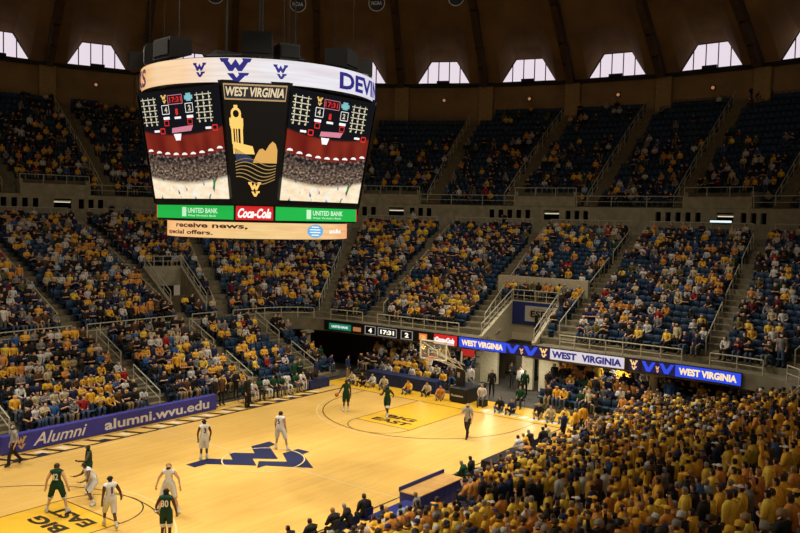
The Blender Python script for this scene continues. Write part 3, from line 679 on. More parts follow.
def cyl(R, z0, z1, off=0):
    def f(u, v, o=0):  # u: angle degrees as seen (left to right), in units of degrees
        a = D2(225+u); r = R+off+o; return jl(r*math.cos(a), r*math.sin(a), z0+(z1-z0)*v)
    return f
def curved(name, f, u0, u1, m, parent, n=24, v0=0, v1=1, o=.0):
    mb = MB(); mb.grid([[f(u0+(u1-u0)*k/n, v, o) for k in range(n+1)] for v in (v0, v1)]); return mb.build(name, m, parent, smooth=True)
# orange lower ring
f = cyl(3.86, 10.0, 10.68)
mb = MB(); n = 64; mb.add([f(360*k/n, v, d) for v, d in ((0, 0), (1, 0)) for k in range(n)], [(k, (k+1) % n, n+(k+1) % n, n+k) for k in range(n)]+[tuple(range(n))[::-1], tuple(range(n, 2*n))]); lr = mb.build('lower_ring', LED_BLACK, jb)
def gradmat(name, stops, strength=1.0):
    """colours around the ring read from the UV map"""
    m = bpy.data.materials.new(name); m.use_nodes = True; nt = m.node_tree; nt.nodes.clear(); out = nt.nodes.new('ShaderNodeOutputMaterial'); em = nt.nodes.new('ShaderNodeEmission'); nt.links.new(em.outputs[0], out.inputs[0])
    uv = nt.nodes.new('ShaderNodeUVMap'); sp = nt.nodes.new('ShaderNodeSeparateXYZ'); r = nt.nodes.new('ShaderNodeValToRGB'); nt.links.new(uv.outputs[0], sp.inputs[0]); nt.links.new(sp.outputs[0], r.inputs[0])
    for i, (p, c) in enumerate(stops):
        e = r.color_ramp.elements[i] if i < 2 else r.color_ramp.elements.new(p); e.position = p; e.color = (*c, 1)
    mp = nt.nodes.new('ShaderNodeMapping'); mp.inputs['Scale'].default_value = (9, 5, 1); nt.links.new(uv.outputs[0], mp.inputs[0]); nz = nt.nodes.new('ShaderNodeTexNoise'); nz.inputs['Scale'].default_value = 1; nt.links.new(mp.outputs[0], nz.inputs['Vector'])
    rr = nt.nodes.new('ShaderNodeValToRGB'); rr.color_ramp.elements[0].position = .3; rr.color_ramp.elements[1].position = .65; rr.color_ramp.elements[0].color = (.78, .70, .66, 1); rr.color_ramp.elements[1].color = (1, 1, 1, 1); nt.links.new(nz.outputs[0], rr.inputs[0])
    mx = nt.nodes.new('ShaderNodeMixRGB'); mx.blend_type = 'MULTIPLY'; mx.inputs[0].default_value = .6; nt.links.new(r.outputs[0], mx.inputs[1]); nt.links.new(rr.outputs[0], mx.inputs[2]); nt.links.new(mx.outputs[0], em.inputs['Color']); em.inputs['Strength'].default_value = strength
    return m
def uvring(name, f, u0, u1, m, parent, n=48):
    me = bpy.data.meshes.new(name); V = [f(u0+(u1-u0)*k/n, v) for v in (0, 1) for k in range(n+1)]; me.from_pydata(V, [], [(k, k+1, n+2+k, n+1+k) for k in range(n)]); me.materials.append(m)
    uvl = me.uv_layers.new(name='UVMap')
    for p in me.polygons:
        for li in p.loop_indices:
            vi = me.loops[li].vertex_index; uvl.data[li].uv = ((vi % (n+1))/n, vi//(n+1))
        p.use_smooth = True
    o = bpy.data.objects.new(name, me); COL.objects.link(o); o.parent = parent; return o
fo = cyl(3.86, 10.02, 10.66, .02)
pr = uvring('led_panel', fo, -88, 88, gradmat('lower_ring_video', [(0, (.9, .42, .13)), (.15, (1, .55, .24)), (.5, (.95, .66, .28)), (.8, (1, .62, .30)), (.95, (.95, .45, .2)), (1, (.8, .2, .06))]), lr)
fo2 = cyl(3.86, 10.02, 10.66, .05)
tx = mat('led_brown_text', (.14, .04, .02), emit=.3)
text('ring_lettering', 'receive news,', lambda u, v: fo2(-56+52*u, .55+.36*v), tx, pr, .03)
text('ring_lettering', 'special offers.', lambda u, v: fo2(-68+43*u, .10+.36*v), tx, pr, .03)
mb = MB(); mb.add([fo2(38+6.2*math.cos(t), .52+.42*math.sin(t)) for t in np.linspace(0, 2*PI, 20, endpoint=False)], [tuple(range(20))]); mb.build('globe_emblem', mat('led_skyblue', (.12, .42, .75), emit=.9), pr)
mb = MB()
for j in range(4):
    v = .25+.17*j; mb.add([fo2(32.8+1.2*abs(j-1.5), v, .01), fo2(42.5-1.2*abs(j-1.5), v-.02, .01), fo2(42-1.2*abs(j-1.5), v+.05, .01), fo2(33.4+1.2*abs(j-1.5), v+.06, .01)], [(0, 1, 2, 3)])
mb.build('globe_bands', Lwhite, pr)
text('ring_lettering', 'at&t', lambda u, v: fo2(50+14*u, .38+.28*v), Lwhite, pr, .02)
# top ring
f = cyl(4.97, 15.90, 16.86)
mb = MB(); n = 96; mb.add([f(360*k/n, v, d) for v, d in ((0, 0), (1, 0), (1, -.35), (0, -.35)) for k in range(n)], [(j*n+k, j*n+(k+1) % n, ((j+1) % 4)*n+(k+1) % n, ((j+1) % 4)*n+k) for j in range(4) for k in range(n)]); tr = mb.build('top_ring', LED_BLACK, jb)
fo = cyl(4.97, 15.92, 16.84, .02); fo2 = cyl(4.97, 15.92, 16.84, .06)
pr = uvring('led_panel', fo, -150, 150, gradmat('top_ring_video', [(0, (.5, .2, .1)), (.21, (.75, .32, .14)), (.27, (.95, .52, .22)), (.33, (1, .72, .42)), (.39, (1, .68, .42)), (.44, (.95, .84, .75)), (.52, (.88, .86, .9)), (.66, (.86, .83, .92)), (.78, (.72, .70, .92)), (1, (.6, .6, .9))], 1.0), tr)
for u0, s in ((-28, .62), (-15.5, 1.0), (.5+7, .62)):
    mb = MB(); wdt = 10.5*s if s < 1 else 14; emblem(mb, lambda u, v: fo2(u0+wdt*u, (.5-.47*s)+.94*s*v)); mb.build('emblem', Lnavy, pr)
text('ring_lettering', 'DEVIN', lambda u, v: fo2(40+41*u, .12+.72*v), Lnavy, pr, .035)
text('ring_lettering', 'KS', lambda u, v: fo2(-77+15*u, .08+.78*v), mat('led_maroon', (.12, .03, .08), emit=.4), pr, .03)
# trusses and cables
mb = MB()
for a in range(0, 360, 45):
    t = D2(a+22.5); mb.tube(jl(4.9*math.cos(t), 4.9*math.sin(t), 16.9), jl(1.5*math.cos(t), 1.5*math.sin(t), 17.6), .06); mb.tube(jl(3.6*math.cos(t), 3.6*math.sin(t), 16.1), jl(3.6*math.cos(t), 3.6*math.sin(t), 17.2), .05)
for s in range(4):
    t = D2(45+90*s); mb.tube(jl(1.5*math.cos(t), 1.5*math.sin(t), 17.6), jl(1.1*math.cos(t), 1.1*math.sin(t), 41.5), .035)
mb.build('hanging_frame', BLACK, jb)
for i, (xx, yy, w, h, ty, dz) in enumerate([(-2.6, -2.6, 1.15, .85, 0, .28), (-1.7, -3.3, .8, .55, .1, .2), (-4.2, .6, 1.3, .7, .3, .25), (-3.7, 2.3, 1.3, .75, .3, .2), (-3.7, 3.3, 1.0, .6, .2, .15), (1.0, -3.8, 1.1, .7, .2, .3), (2.9, -3.2, 1.2, .7, .35, .2), (3.6, 1.8, 1.2, .8, 0, .9), (1.2, 3.8, 1.2, .8, 0, .9)]):
    o = empty('loudspeaker', (JC[0]+xx, JC[1]+yy, 16.9+dz), math.atan2(yy, xx)); 
    mb = MB(); mb.add([(-.5, -w/2, h*.15), (.5, -w/2, -.12), (.5, w/2, -.12), (-.5, w/2, h*.15), (-.5, -w/2, h), (.45, -w/2, h), (.45, w/2, h), (-.5, w/2, h)], [(0, 3, 2, 1), (4, 5, 6, 7), (0, 1, 5, 4), (1, 2, 6, 5), (2, 3, 7, 6), (3, 0, 4, 7)]); mb.build('cabinet', BLACK, o)
    mb = MB(); mb.box((.5, 0, h*.45), (.05, w*.9, h*.85)); mb.build('grille', mat('grille_cloth', (.02, .02, .022), .9), o)
    mb = MB(); mb.tube((0, 0, .1), (0, 0, -dz-.2), .04); mb.tube((-.3, 0, h), (-.35, 0, h+8), .015, 4); mb.build('bracket', BLACK, o)
    tag(o, f"black loudspeaker box on top of the scoreboard ring, {['centre above the panel lettering', 'small one right of centre', 'left group, largest', 'left group, middle', 'left end', 'right of centre', 'right end beside the dome window', 'far side right', 'far side left'][i]}", 'loudspeaker', 'loudspeakers above the scoreboard')
# ------------------------------------------------------------------ ribbon board on the deck edge
rb = empty('ribbon_board', (0, 0, 0)); tag(rb, 'long curved lighted ribbon board along the front of the deck', 'scoreboard')
def ang_of_px(x, z=3.0):
    best = None
    for a in np.arange(-60, 60, .03):
        t = D2(a); q = px([pol(E(t), t, z)])
        d = abs(q[0][0]-x)
        if best is None or d < best[0]: best = (d, a)
    return best[1]
RBZ0, RBZ1 = 2.72, 3.44
def rbf(a0, a1, z0=RBZ0, z1=RBZ1, off=.12):
    def f(u, v, o=0):
        t = D2(a0+(a1-a0)*u); c = np.array(pol(E(t), t, z0+(z1-z0)*v)); e = 1e-3
        d = np.array(pol(E(t+e), t+e, 0))-np.array(pol(E(t-e), t-e, 0)); n = np.array([-d[1], d[0], 0]); n /= np.linalg.norm(n)
        return tuple(c+n*(off+o))
    return f
A_ = {x: ang_of_px(x) for x in (330, 352, 354, 362, 364, 366, 377, 379, 398, 402, 414, 420, 428, 435, 458, 460, 464, 507, 540, 550, 551, 625, 630, 640, 643, 676, 681, 736, 742)}
fbk = rbf(A_[330]+1, A_[742], off=.02)
mb = MB(); n = 60
mb.add([fbk(k/n, v, o) for v, o in ((0, 0), (1, 0), (1, .08), (0, .08)) for k in range(n+1)], [(j*(n+1)+k, j*(n+1)+k+1, ((j+1) % 4)*(n+1)+k+1, ((j+1) % 4)*(n+1)+k) for j in range(4) for k in range(n)])
mb.build('housing', LED_BLACK, rb)
def rpanel(x0, x1, m, z0=RBZ0+.04, z1=RBZ1-.04, off=.12, name='led_panel', lab=None):
    f = rbf(A_[x0], A_[x1], z0, z1, off); mb = MB(); n = 12; mb.grid([[f(k/n, v) for k in range(n+1)] for v in (0, 1)]); o = mb.build(name, m, rb)
    if lab: o['label'] = lab
    return o, f
o, f = rpanel(330, 352, mat('ribbon_green', (.01, .30, .16), emit=.55), 2.8, 3.25, lab='green bank sign'); text('lettering', 'UNITED BANK', lambda u, v: f(.12+.76*u, .3+.4*v, .03), Lwhite, o, .03)
o, f = rpanel(354, 362, mat('ribbon_orange', (.7, .28, .1), emit=.5), 2.85, 3.15)
for (x0, x1, s) in ((366, 377, '4'), (379, 398, '17:31'), (402, 414, '2')):
    o, f = rpanel(x0, x1, LED_BLACK, 2.76, 3.36, .125); o['label'] = 'framed readout ' + s
    mb = MB(); w = .04 if len(s) > 1 else .07
    for (u0, v0, u1, v1) in ((0, 0, 1, .08), (0, .92, 1, 1), (0, 0, w, 1), (1-w, 0, 1, 1)): mb.add([f(u0, v0, .02), f(u1, v0, .02), f(u1, v1, .02), f(u0, v1, .02)], [(0, 1, 2, 3)])
    mb.build('frame', mat('led_grey', (.4, .4, .4), emit=.6), o)
    text('digits', s, (lambda u, v, f=f: f(.14+.72*u, .24+.52*v, .03)) if len(s) > 1 else (lambda u, v, f=f: f(.34+.32*u, .22+.55*v, .03)), mat('led_digits', (1, .93, .75), emit=1.1), o, .045)
o, f = rpanel(420, 428, mat('led_orange_sign', (.9, .25, .08), emit=.7), 2.85, 3.3); text('lettering', 'CBS', lambda u, v: f(.15+.7*u, .25+.5*v, .03), Lgold, o, .03)
o, f = rpanel(435, 458, mat('led_red_ad', (.62, .02, .02)), lab='red and white advert'); text('lettering', 'Coca-Cola', lambda u, v: f(.05+.85*u, .2+.55*v, .03), Lwhite, o, .05, .3)
mb = MB(); mb.add([f(0, 0, .015), f(.9, 0, .015), f(.82, .55, .015), f(0, .62, .015)], [(0, 1, 2, 3)]); mb.build('pale_patch', mat('led_pale', (.85, .6, .6), emit=.7), o)
def wvblock(x0, x1):
    o, f = rpanel(x0, x1, Lblue, lab='blue panel with gold and white lettering')
    text('lettering', 'WEST VIRGINIA', lambda u, v: f(.06+.88*u, .2+.6*v, .03), mat('led_goldwhite', (1, .78, .42), emit=1.0), o, .05)
    return o
wvblock(460, 507)
def veeblock(x0, x1, two=True):
    o, f = rpanel(x0, x1, mat('ribbon_navy', (.02, .015, .12), emit=.5)); mb = MB()
    for c in (.2, .75): mb.add([f(c-.22, .95, .02), f(c-.10, .95, .02), f(c, .45, .02), f(c+.12, .95, .02), f(c+.22, .95, .02), f(c+.06, .08, .02), f(c-.06, .08, .02)], [(0, 1, 2, 5, 6), (2, 3, 4, 5)])
    mb.build('blue_chevron', Lblue, o)
    mb = MB(); emblem(mb, lambda u, v: f(.42+.12*u, .1+.55*v, .03)); mb.build('emblem', mat('led_salmon', (.95, .5, .25), emit=.9), o)
veeblock(507, 540)
def emb(x0, x1):
    o, f = rpanel(x0, x1, mat('ribbon_navy', (.02, .015, .12))); mb = MB(); emblem(mb, lambda u, v: f(.05+.8*u, .08+.85*v, .03)); mb.build('emblem', mat('led_yellowgold', (.95, .62, .22), emit=.9), o)
emb(540, 550)
o, f = rpanel(551, 625, mat('ribbon_white', (.72, .68, .76), emit=.8), lab='white panel with navy lettering'); text('lettering', 'WEST', lambda u, v: f(.03+.36*u, .18+.64*v, .03), Lnavy, o, .05); text('lettering', 'VIRGINIA', lambda u, v: f(.46+.51*u, .18+.64*v, .03), Lnavy, o, .05)
emb(630, 640); veeblock(643, 676); wvblock(676, 742)
# ------------------------------------------------------------------ basket
bk = empty('basketball_hoop', (16.6, 0, 0)); tag(bk, 'portable basketball hoop with black padded base at the far baseline', 'basketball hoop')
PAD = mat('black_pad', (.012, .014, .018), .55, bump=.2, nscale=4)
WM = mat('white_steel', (.62, .62, .58), .4)
mb = MB(); mb.box((0, -.2, .48), (2.3, 1.25, .92), bev=.08); b_ = mb.build('base', PAD, bk)
text('lettering', 'Mountaineers', lambda u, v: (-1.17, .25-.85*u, .38+.14*v), WT, b_, .02)
mb = MB(); mb.box((-.55, 0, 1.5), (.42, .5, 1.7), bev=.06); p_ = mb.build('upright_pad', PAD, bk)
text('lettering', 'WV', lambda u, v: (-.775, .1-.2*u, 1.45+.35*v), WT, p_, .03)
mb = MB()
for y in (-.22, .22):
    mb.tube((-.5, y, 2.2), (-3.35, y, 3.35), .04, 8); mb.tube((-.5, y, 1.9), (-3.35, y, 3.0), .03, 8); mb.tube((.6, y, .95), (-1.6, y, 2.75), .035, 8)
mb.tube((-.5, -.22, 2.2), (-.5, .22, 2.2), .05); mb.tube((-2, -.22, 2.8), (-2, .22, 2.8), .04); mb.tube((-3.35, -.8, 3.8), (-2.0, -.2, 2.85), .035); mb.tube((-3.35, .8, 3.8), (-2.0, .2, 2.85), .035); mb.tube((-.5, 0, 2.2), (-.5, 0, 3.0), .05)
mb.build('boom', WM, bk)
mb = MB(); mb.box((-.35, -.35, 2.95), (.06, .9, .4)); s_ = mb.build('shot_clock_sign', mat('small_red_sign', (.5, .02, .02), emit=.6), bk)
glass = bpy.data.materials.new('backboard_glass'); glass.use_nodes = True; gb = glass.node_tree.nodes['Principled BSDF']; gb.inputs['Base Color'].default_value = (.8, .85, .85, 1); gb.inputs['Alpha'].default_value = .12; gb.inputs['Roughness'].default_value = .1
mb = MB(); mb.box((-3.5, 0, 3.43), (.04, 1.83, 1.07)); bb = mb.build('backboard', glass, bk)
mb = MB()
for y in (-.9, .9): mb.box((-3.5, y, 3.43), (.07, .07, 1.1))
for z in (2.91, 3.95): mb.box((-3.5, 0, z), (.07, 1.86, .07))
for y in (-.3, .3): mb.box((-3.53, y, 3.28), (.02, .05, .45))
for z in (3.06, 3.5): mb.box((-3.53, 0, z), (.02, .64, .05))
mb.build('backboard_frame', mat('board_white', (.9, .88, .8), .5), bb)
mb = MB()
n = 20; C = [(-3.85+.235*math.cos(2*PI*k/n), .235*math.sin(2*PI*k/n), 3.05) for k in range(n)]
for k in range(n): mb.tube(C[k], C[(k+1) % n], .018, 6)
mb.box((-3.57, 0, 3.03), (.14, .2, .1)); mb.build('rim', mat('rim_orange', (.75, .16, .03), .4), bk)
mb = MB()
for k in range(12):
    for s in (1, -1):
        p = None
        for j in range(5):
            a = 2*PI*(k+s*j*.5)/12; r = .225-.025*j if j < 4 else .13; q = (-3.85+r*math.cos(a), r*math.sin(a), 3.05-.11*j)
            if p: mb.tube(p, q, .012, 3)
            p = q
mb.build('net', WHITE, bk)
# ------------------------------------------------------------------ tables
def draped_table(x, y, lx, ly, rz, label, cloth=NAVY, h=.76, topm=None):
    o = empty('draped_table', (x, y, 0), rz); tag(o, label, 'table')
    mb = MB(); mb.box((0, 0, h), (lx, ly, .05), bev=.01); mb.build('tabletop', topm or cloth, o)
    n = 60; P = []
    per = [(-lx/2, -ly/2), (lx/2, -ly/2), (lx/2, ly/2), (-lx/2, ly/2), (-lx/2, -ly/2)]
    pts = []
    for (a, b), (c, d) in zip(per, per[1:]):
        m = max(2, int(math.hypot(c-a, d-b)/.12))
        for k in range(m): pts.append((a+(c-a)*k/m, b+(d-b)*k/m))
    pts.append(pts[0]); mb = MB()
    rows = []
    for j, z in enumerate((h-.03, h*.5, .02)):
        rows.append([(px_*(1+.012*math.sin(k*1.9)*j), py_*(1+.03*math.sin(k*1.9)*j), z) for k, (px_, py_) in enumerate(pts)])
    mb.grid(rows); mb.build('table_skirt', cloth, o, smooth=True); return o
draped_table(16.9, 4.9, 1.0, 5.6, 0, 'long navy draped table behind the far basket')
o = draped_table(.35, -9.0, 2.9, .95, 0, 'courtside press table with wooden top and navy blue front', topm=mat('table_wood', (.62, .36, .12), .45, noise=.15, nscale=3), cloth=mat('press_blue', (.02, .03, .22), .5))
mb = MB(); mb.box((0, .47, .84), (2.95, .06, .18), bev=.01); mb.build('front_ledge', mat('press_blue', (.02, .03, .22)), o)
draped_table(-2.4, -9.35, 2.1, .7, 0, 'low blue draped table left of the wooden press table', cloth=mat('press_blue', (.02, .03, .22)), h=.6)
draped_table(12.9, 8.9, 1.8, .6, 0, 'short navy draped table at the end of the visiting bench', h=.55)
draped_table(5.6, -9.1, 2.6, .7, 0, 'black draped press table right of the wooden press table', cloth=mat('black_cloth', (.015, .015, .02), .8))
# ------------------------------------------------------------------ people
def base_pose(kind='stand'):
    if kind in ('stand',):
        J = dict(pelvis=(0, 0, .95), waist=(.01, 0, 1.10), chest=(.0, 0, 1.30), upper=(0, 0, 1.42), neck=(.01, 0, 1.50), headb=(.03, 0, 1.60), headt=(.02, 0, 1.70),
                 hipL=(0, .10, .90), kneeL=(.03, .11, .50), ankL=(0, .12, .10), toeL=(.17, .14, .035), heelL=(-.05, .12, .04),
                 shL=(0, .18, 1.41), elL=(-.02, .23, 1.14), wrL=(.06, .24, .90), haL=(.09, .23, .82))
    elif kind == 'sit':
        J = dict(pelvis=(0, 0, .56), waist=(-.01, 0, .70), chest=(.02, 0, .90), upper=(.03, 0, 1.02), neck=(.05, 0, 1.10), headb=(.08, 0, 1.20), headt=(.07, 0, 1.30),
                 hipL=(.04, .10, .53), kneeL=(.44, .13, .54), ankL=(.42, .13, .10), toeL=(.58, .15, .035), heelL=(.37, .13, .04),
                 shL=(.02, .18, 1.01), elL=(.04, .24, .76), wrL=(.26, .16, .66), haL=(.34, .12, .64))
    elif kind == 'floor':
        J = dict(pelvis=(0, 0, .13), waist=(-.03, 0, .27), chest=(.02, 0, .47), upper=(.05, 0, .59), neck=(.08, 0, .67), headb=(.12, 0, .77), headt=(.11, 0, .87),
                 hipL=(.05, .12, .12), kneeL=(.36, .26, .34), ankL=(.52, .12, .08), toeL=(.66, .14, .05), heelL=(.48, .12, .04),
                 shL=(.04, .18, .58), elL=(.14, .26, .36), wrL=(.36, .22, .36), haL=(.43, .20, .34))
    for k in [k for k in J if k.endswith('L')]:
        x, y, z = J[k]; J[k[:-1]+'R'] = (x, -y, z)
    return J
RAD = dict(pelvis=.145, waist=.125, chest=.145, upper=.105, neck=.052, headb=.083, headt=.075, hip=.092, knee=.060, ank=.043, toe=.038, heel=.036, sh=.070, el=.045, wr=.031, ha=.038)
EDG = [('pelvis', 'waist', 'torso'), ('waist', 'chest', 'torso'), ('chest', 'upper', 'torso'), ('upper', 'neck', 'neck'), ('neck', 'headb', 'head'), ('headb', 'headt', 'head')]
for s_ in 'LR':
    EDG += [('pelvis', 'hip'+s_, 'hip'), ('hip'+s_, 'knee'+s_, 'thigh'), ('knee'+s_, 'ank'+s_, 'shin'), ('ank'+s_, 'toe'+s_, 'foot'), ('ank'+s_, 'heel'+s_, 'foot'), ('upper', 'sh'+s_, 'torso'), ('sh'+s_, 'el'+s_, 'uarm'), ('el'+s_, 'wr'+s_, 'farm'), ('wr'+s_, 'ha'+s_, 'hand')]
def rad(j): return RAD.get(j, RAD.get(j[:-1]))
def human(J, level=1, detail=False, fat=1.0):
    names = list(J); idx = {n: i for i, n in enumerate(names)}
    bm = bmesh.new(); lay = bm.verts.layers.skin.verify(); vs = []
    def V(p, r, root=False):
        v = bm.verts.new(p); v[lay].radius = (r, r); v[lay].use_root = root; return v
    for n in names: vs.append(V(J[n], rad(n)*(fat if n in ('pelvis', 'waist', 'chest') else 1), n == 'pelvis'))
    for a, b, _ in EDG: bm.edges.new((vs[idx[a]], vs[idx[b]]))
    hb = Vector(J['headb']); ht = Vector(J['headt'])
    fx = Vector(J.get('_look', (1, 0, 0))) if '_look' in J else Vector((1, 0, 0))
    extra = []
    if detail:
        up = (ht-hb).normalized(); side = up.cross(fx).normalized(); fw = side.cross(up)
        a = V(hb+fw*.06+up*.02, .016, True); b = V(hb+fw*.108+up*.005, .013); bm.edges.new((a, b)); extra.append((hb+fw*.06, hb+fw*.108, 'head', .02))
        for s in (1, -1):
            a = V(hb+side*s*.06+up*.02, .018, True); b = V(hb+side*s*.095+up*.035-fw*.01, .016); bm.edges.new((a, b)); extra.append((a.co.copy(), b.co.copy(), 'head', .02))
        for s in 'LR':
            w, h = Vector(J['wr'+s]), Vector(J['ha'+s]); d = (h-w).normalized(); sd = d.cross(Vector((1, .01, 0))).normalized(); pn = d.cross(sd)
            for k, ln in enumerate((.075, .085, .08, .062)):
                o = (k-1.5)*.02; p0 = h+sd*o; p1 = p0+d*(.03+ln*.5)+pn*.006; p2 = p1+d*ln*.45+pn*.022
                A = V(p0, .0095, True); B = V(p1, .009); C = V(p2, .0075); bm.edges.new((A, B)); bm.edges.new((B, C)); extra.append((p0, p2, 'hand', .012))
            sg = 1 if s == 'L' else -1
            p0 = w+d*.03+sd*.02; p1 = p0+sd*.035+d*.03+pn*.01; p2 = p1+d*.03+pn*.012
            A = V(p0, .011, True); B = V(p1, .010); C = V(p2, .008); bm.edges.new((A, B)); bm.edges.new((B, C)); extra.append((p0, p2, 'hand', .012))
    me = bpy.data.meshes.new('h'); bm.to_mesh(me); bm.free(); o = bpy.data.objects.new('h', me); COL.objects.link(o)
    o.modifiers.new('s', 'SKIN').use_smooth_shade = True
    if level: m = o.modifiers.new('u', 'SUBSURF'); m.levels = level; m.render_levels = level
    dg = bpy.context.evaluated_depsgraph_get(); dg.update(); ev = o.evaluated_get(dg); em = ev.to_mesh()
    VV = np.array([v.co[:] for v in em.vertices]); FF = [tuple(p.vertices) for p in em.polygons]; NN = np.array([v.normal[:] for v in em.vertices])
    ev.to_mesh_clear(); bpy.data.objects.remove(o); bpy.data.meshes.remove(me)
    segs = [(np.array(J[a]), np.array(J[b]), r, rad(a), rad(b)) for a, b, r in EDG]+[(np.array(a), np.array(b), r, q, q) for a, b, r, q in extra]
    C = np.array([VV[list(f)].mean(0) for f in FF]); best = np.full(len(C), 9e9); reg = np.zeros(len(C), int); par = np.zeros(len(C))
    for si, (a, b, r, ra, rb) in enumerate(segs):
        d = b-a; t = np.clip(((C-a)@d)/(d@d), 0, 1); dist = np.linalg.norm(C-(a+t[:, None]*d), axis=1)/(ra*(1-t)+rb*t)
        k = dist < best; best[k] = dist[k]; reg[k] = si; par[k] = t[k]
    R = np.array([segs[i][2] for i in reg])
    hbn = np.array(J['headb']); up = np.array(J['headt'])-hbn; up = up/np.linalg.norm(up); loc = C-hbn; h = loc@up; x = loc@np.array(fx[:])
    hair = (R == 'head') & ((h > .095) | ((x < .01) & (h > -.02)) | ((x < .055) & (h > .06)))
    return dict(V=VV, F=FF, N=NN, R=R, P=par, hair=hair, C=C)
def submesh(H, mask, disp=0.0):
    ids = {}; V = []; F = []
    for k in np.nonzero(mask)[0]:
        f = []
        for i in H['F'][k]:
            if i not in ids: ids[i] = len(V); V.append(tuple(H['V'][i]+H['N'][i]*disp))
            f.append(ids[i])
        F.append(tuple(f))
    return V, F
def mkmesh(name, V, F, mats, mi=None):
    me = bpy.data.meshes.new(name); me.from_pydata([tuple(v) for v in V], [], F)
    for m in mats: me.materials.append(m)
    if mi is not None: me.polygons.foreach_set('material_index', list(map(int, mi)))
    me.polygons.foreach_set('use_smooth', [True]*len(F)); me.update(); return me
def mkobj(name, me, parent=None, loc=None, rz=0, sc=1):
    o = bpy.data.objects.new(name, me); COL.objects.link(o)
    if parent: o.parent = parent
    if loc is not None: o.location = loc; o.rotation_euler = (0, 0, rz); o.scale = (sc, sc, sc)
    return o
SK = [mat('skin_fair', (.62, .36, .24), .55), mat('skin_tan', (.45, .24, .14), .55), mat('skin_brown', (.16, .075, .04), .5), mat('skin_dark', (.075, .035, .02), .5)]
HR = [mat('hair_black', (.012, .01, .009), .6), mat('hair_brown', (.05, .028, .014), .6), mat('hair_blond', (.30, .19, .08), .6), mat('hair_grey', (.28, .26, .24), .6), mat('hair_auburn', (.10, .04, .018), .6)]
HRN = ['black hair', 'brown hair', 'blond hair', 'grey hair', 'auburn hair']
CL = dict(gold=(.82, .44, .04), yellow=(.86, .60, .08), orange=(.66, .28, .06), white=(.62, .62, .62), cream=(.55, .47, .30), grey=(.22, .22, .23), navy=(.015, .025, .09), black=(.014, .013, .014), brown=(.10, .055, .03), red=(.35, .02, .02), blue=(.04, .12, .35), green=(.007, .06, .027), olive=(.13, .12, .05), lightblue=(.30, .42, .55), maroon=(.12, .015, .03))
CM = {k: mat('cloth_'+k, v, .8, noise=.12, nscale=5) for k, v in CL.items()}
PANTS = [mat('denim', (.05, .08, .16), .8), mat('black_trousers', (.014, .014, .016), .8), mat('khaki', (.30, .22, .12), .8), mat('grey_trousers', (.12, .12, .13), .8)]
SHOE = mat('dark_shoe', (.02, .018, .018), .5); SHOEW = mat('white_shoe', (.6, .6, .6), .5)
# ---- featured figures
def figure(name, label, cat, loc, face, J, skin, hair, top, bottom, kind='player', num=None, group=None, scale=1.0, numcol=None, trim=None, sleeves=False, bald=False):
    H = human(J, 1, True); R = H['R']
    o = empty(name, loc, face); o.scale = (scale,)*3; tag(o, label, cat, group)
    shoe = np.isin(R, ['foot']); sock = (R == 'shin') & (H['P'] > .6)
    mi = np.zeros(len(R), int)
    if kind == 'player': mi[sock] = 1
    else: mi[np.isin(R, ['shin', 'thigh', 'hip'])] = 1
    mkobj('body', mkmesh('body', H['V'], H['F'], [SK[skin], SHOEW if kind == 'player' else bottom], mi), o)
    def sh(nm, mask, d, m):
        V, F = submesh(H, mask, d); 
        return mkobj(nm, mkmesh(nm, V, F, [m]), o) if F else None
    sh('shoes', shoe, .012, SHOEW if kind == 'player' else SHOE)
    if not bald: sh('hair', H['hair'], .012, HR[hair])
    if kind == 'player':
        sh('jersey', (R == 'torso') & (H['C'][:, 2] > J['pelvis'][2]-.02), .016, top)
        s_o = sh('shorts', (np.isin(R, ['hip'])) | ((R == 'thigh') & (H['P'] < .93)) | ((R == 'torso') & (H['C'][:, 2] < J['waist'][2]-.02)), .034, bottom)
        if trim: sh('shorts_trim', (R == 'thigh') & (H['P'] > .78) & (H['P'] < .97), .038, trim)
    else:
        sl = np.isin(R, ['torso', 'uarm']) if not sleeves else np.isin(R, ['torso', 'uarm', 'farm'])
        sh('shirt' if not sleeves else 'jacket', sl, .016, top); sh('trousers', np.isin(R, ['hip', 'thigh', 'shin']), .018, bottom)
    if num:
        ch, wa = np.array(J['chest']), np.array(J['upper'])
        hw = .11 if len(num) > 1 else (.03 if num == '1' else .055); f = lambda u, v: (ch[0]-.178, hw-2*hw*u, ch[2]-.12+.22*v)
        text('number', num, f, numcol or WHITE, o, .03)
    return o
def P(kind='stand', **kw):
    J = base_pose(kind); J.update(kw); return J
GRN = mat('green_jersey', (.005, .045, .022), .7); GRS = mat('green_shorts', (.004, .04, .02), .7); WJ = mat('white_jersey', (.68, .68, .70), .7); WS = mat('white_shorts', (.60, .60, .60), .7)
A = math.radians
wide = dict(hipL=(0, .13, .90), kneeL=(.05, .24, .50), ankL=(0, .34, .10), toeL=(.14, .42, .035), heelL=(-.05, .32, .04), hipR=(0, -.13, .90), kneeR=(.05, -.24, .50), ankR=(0, -.34, .10), toeR=(.14, -.42, .035), heelR=(-.05, -.32, .04))
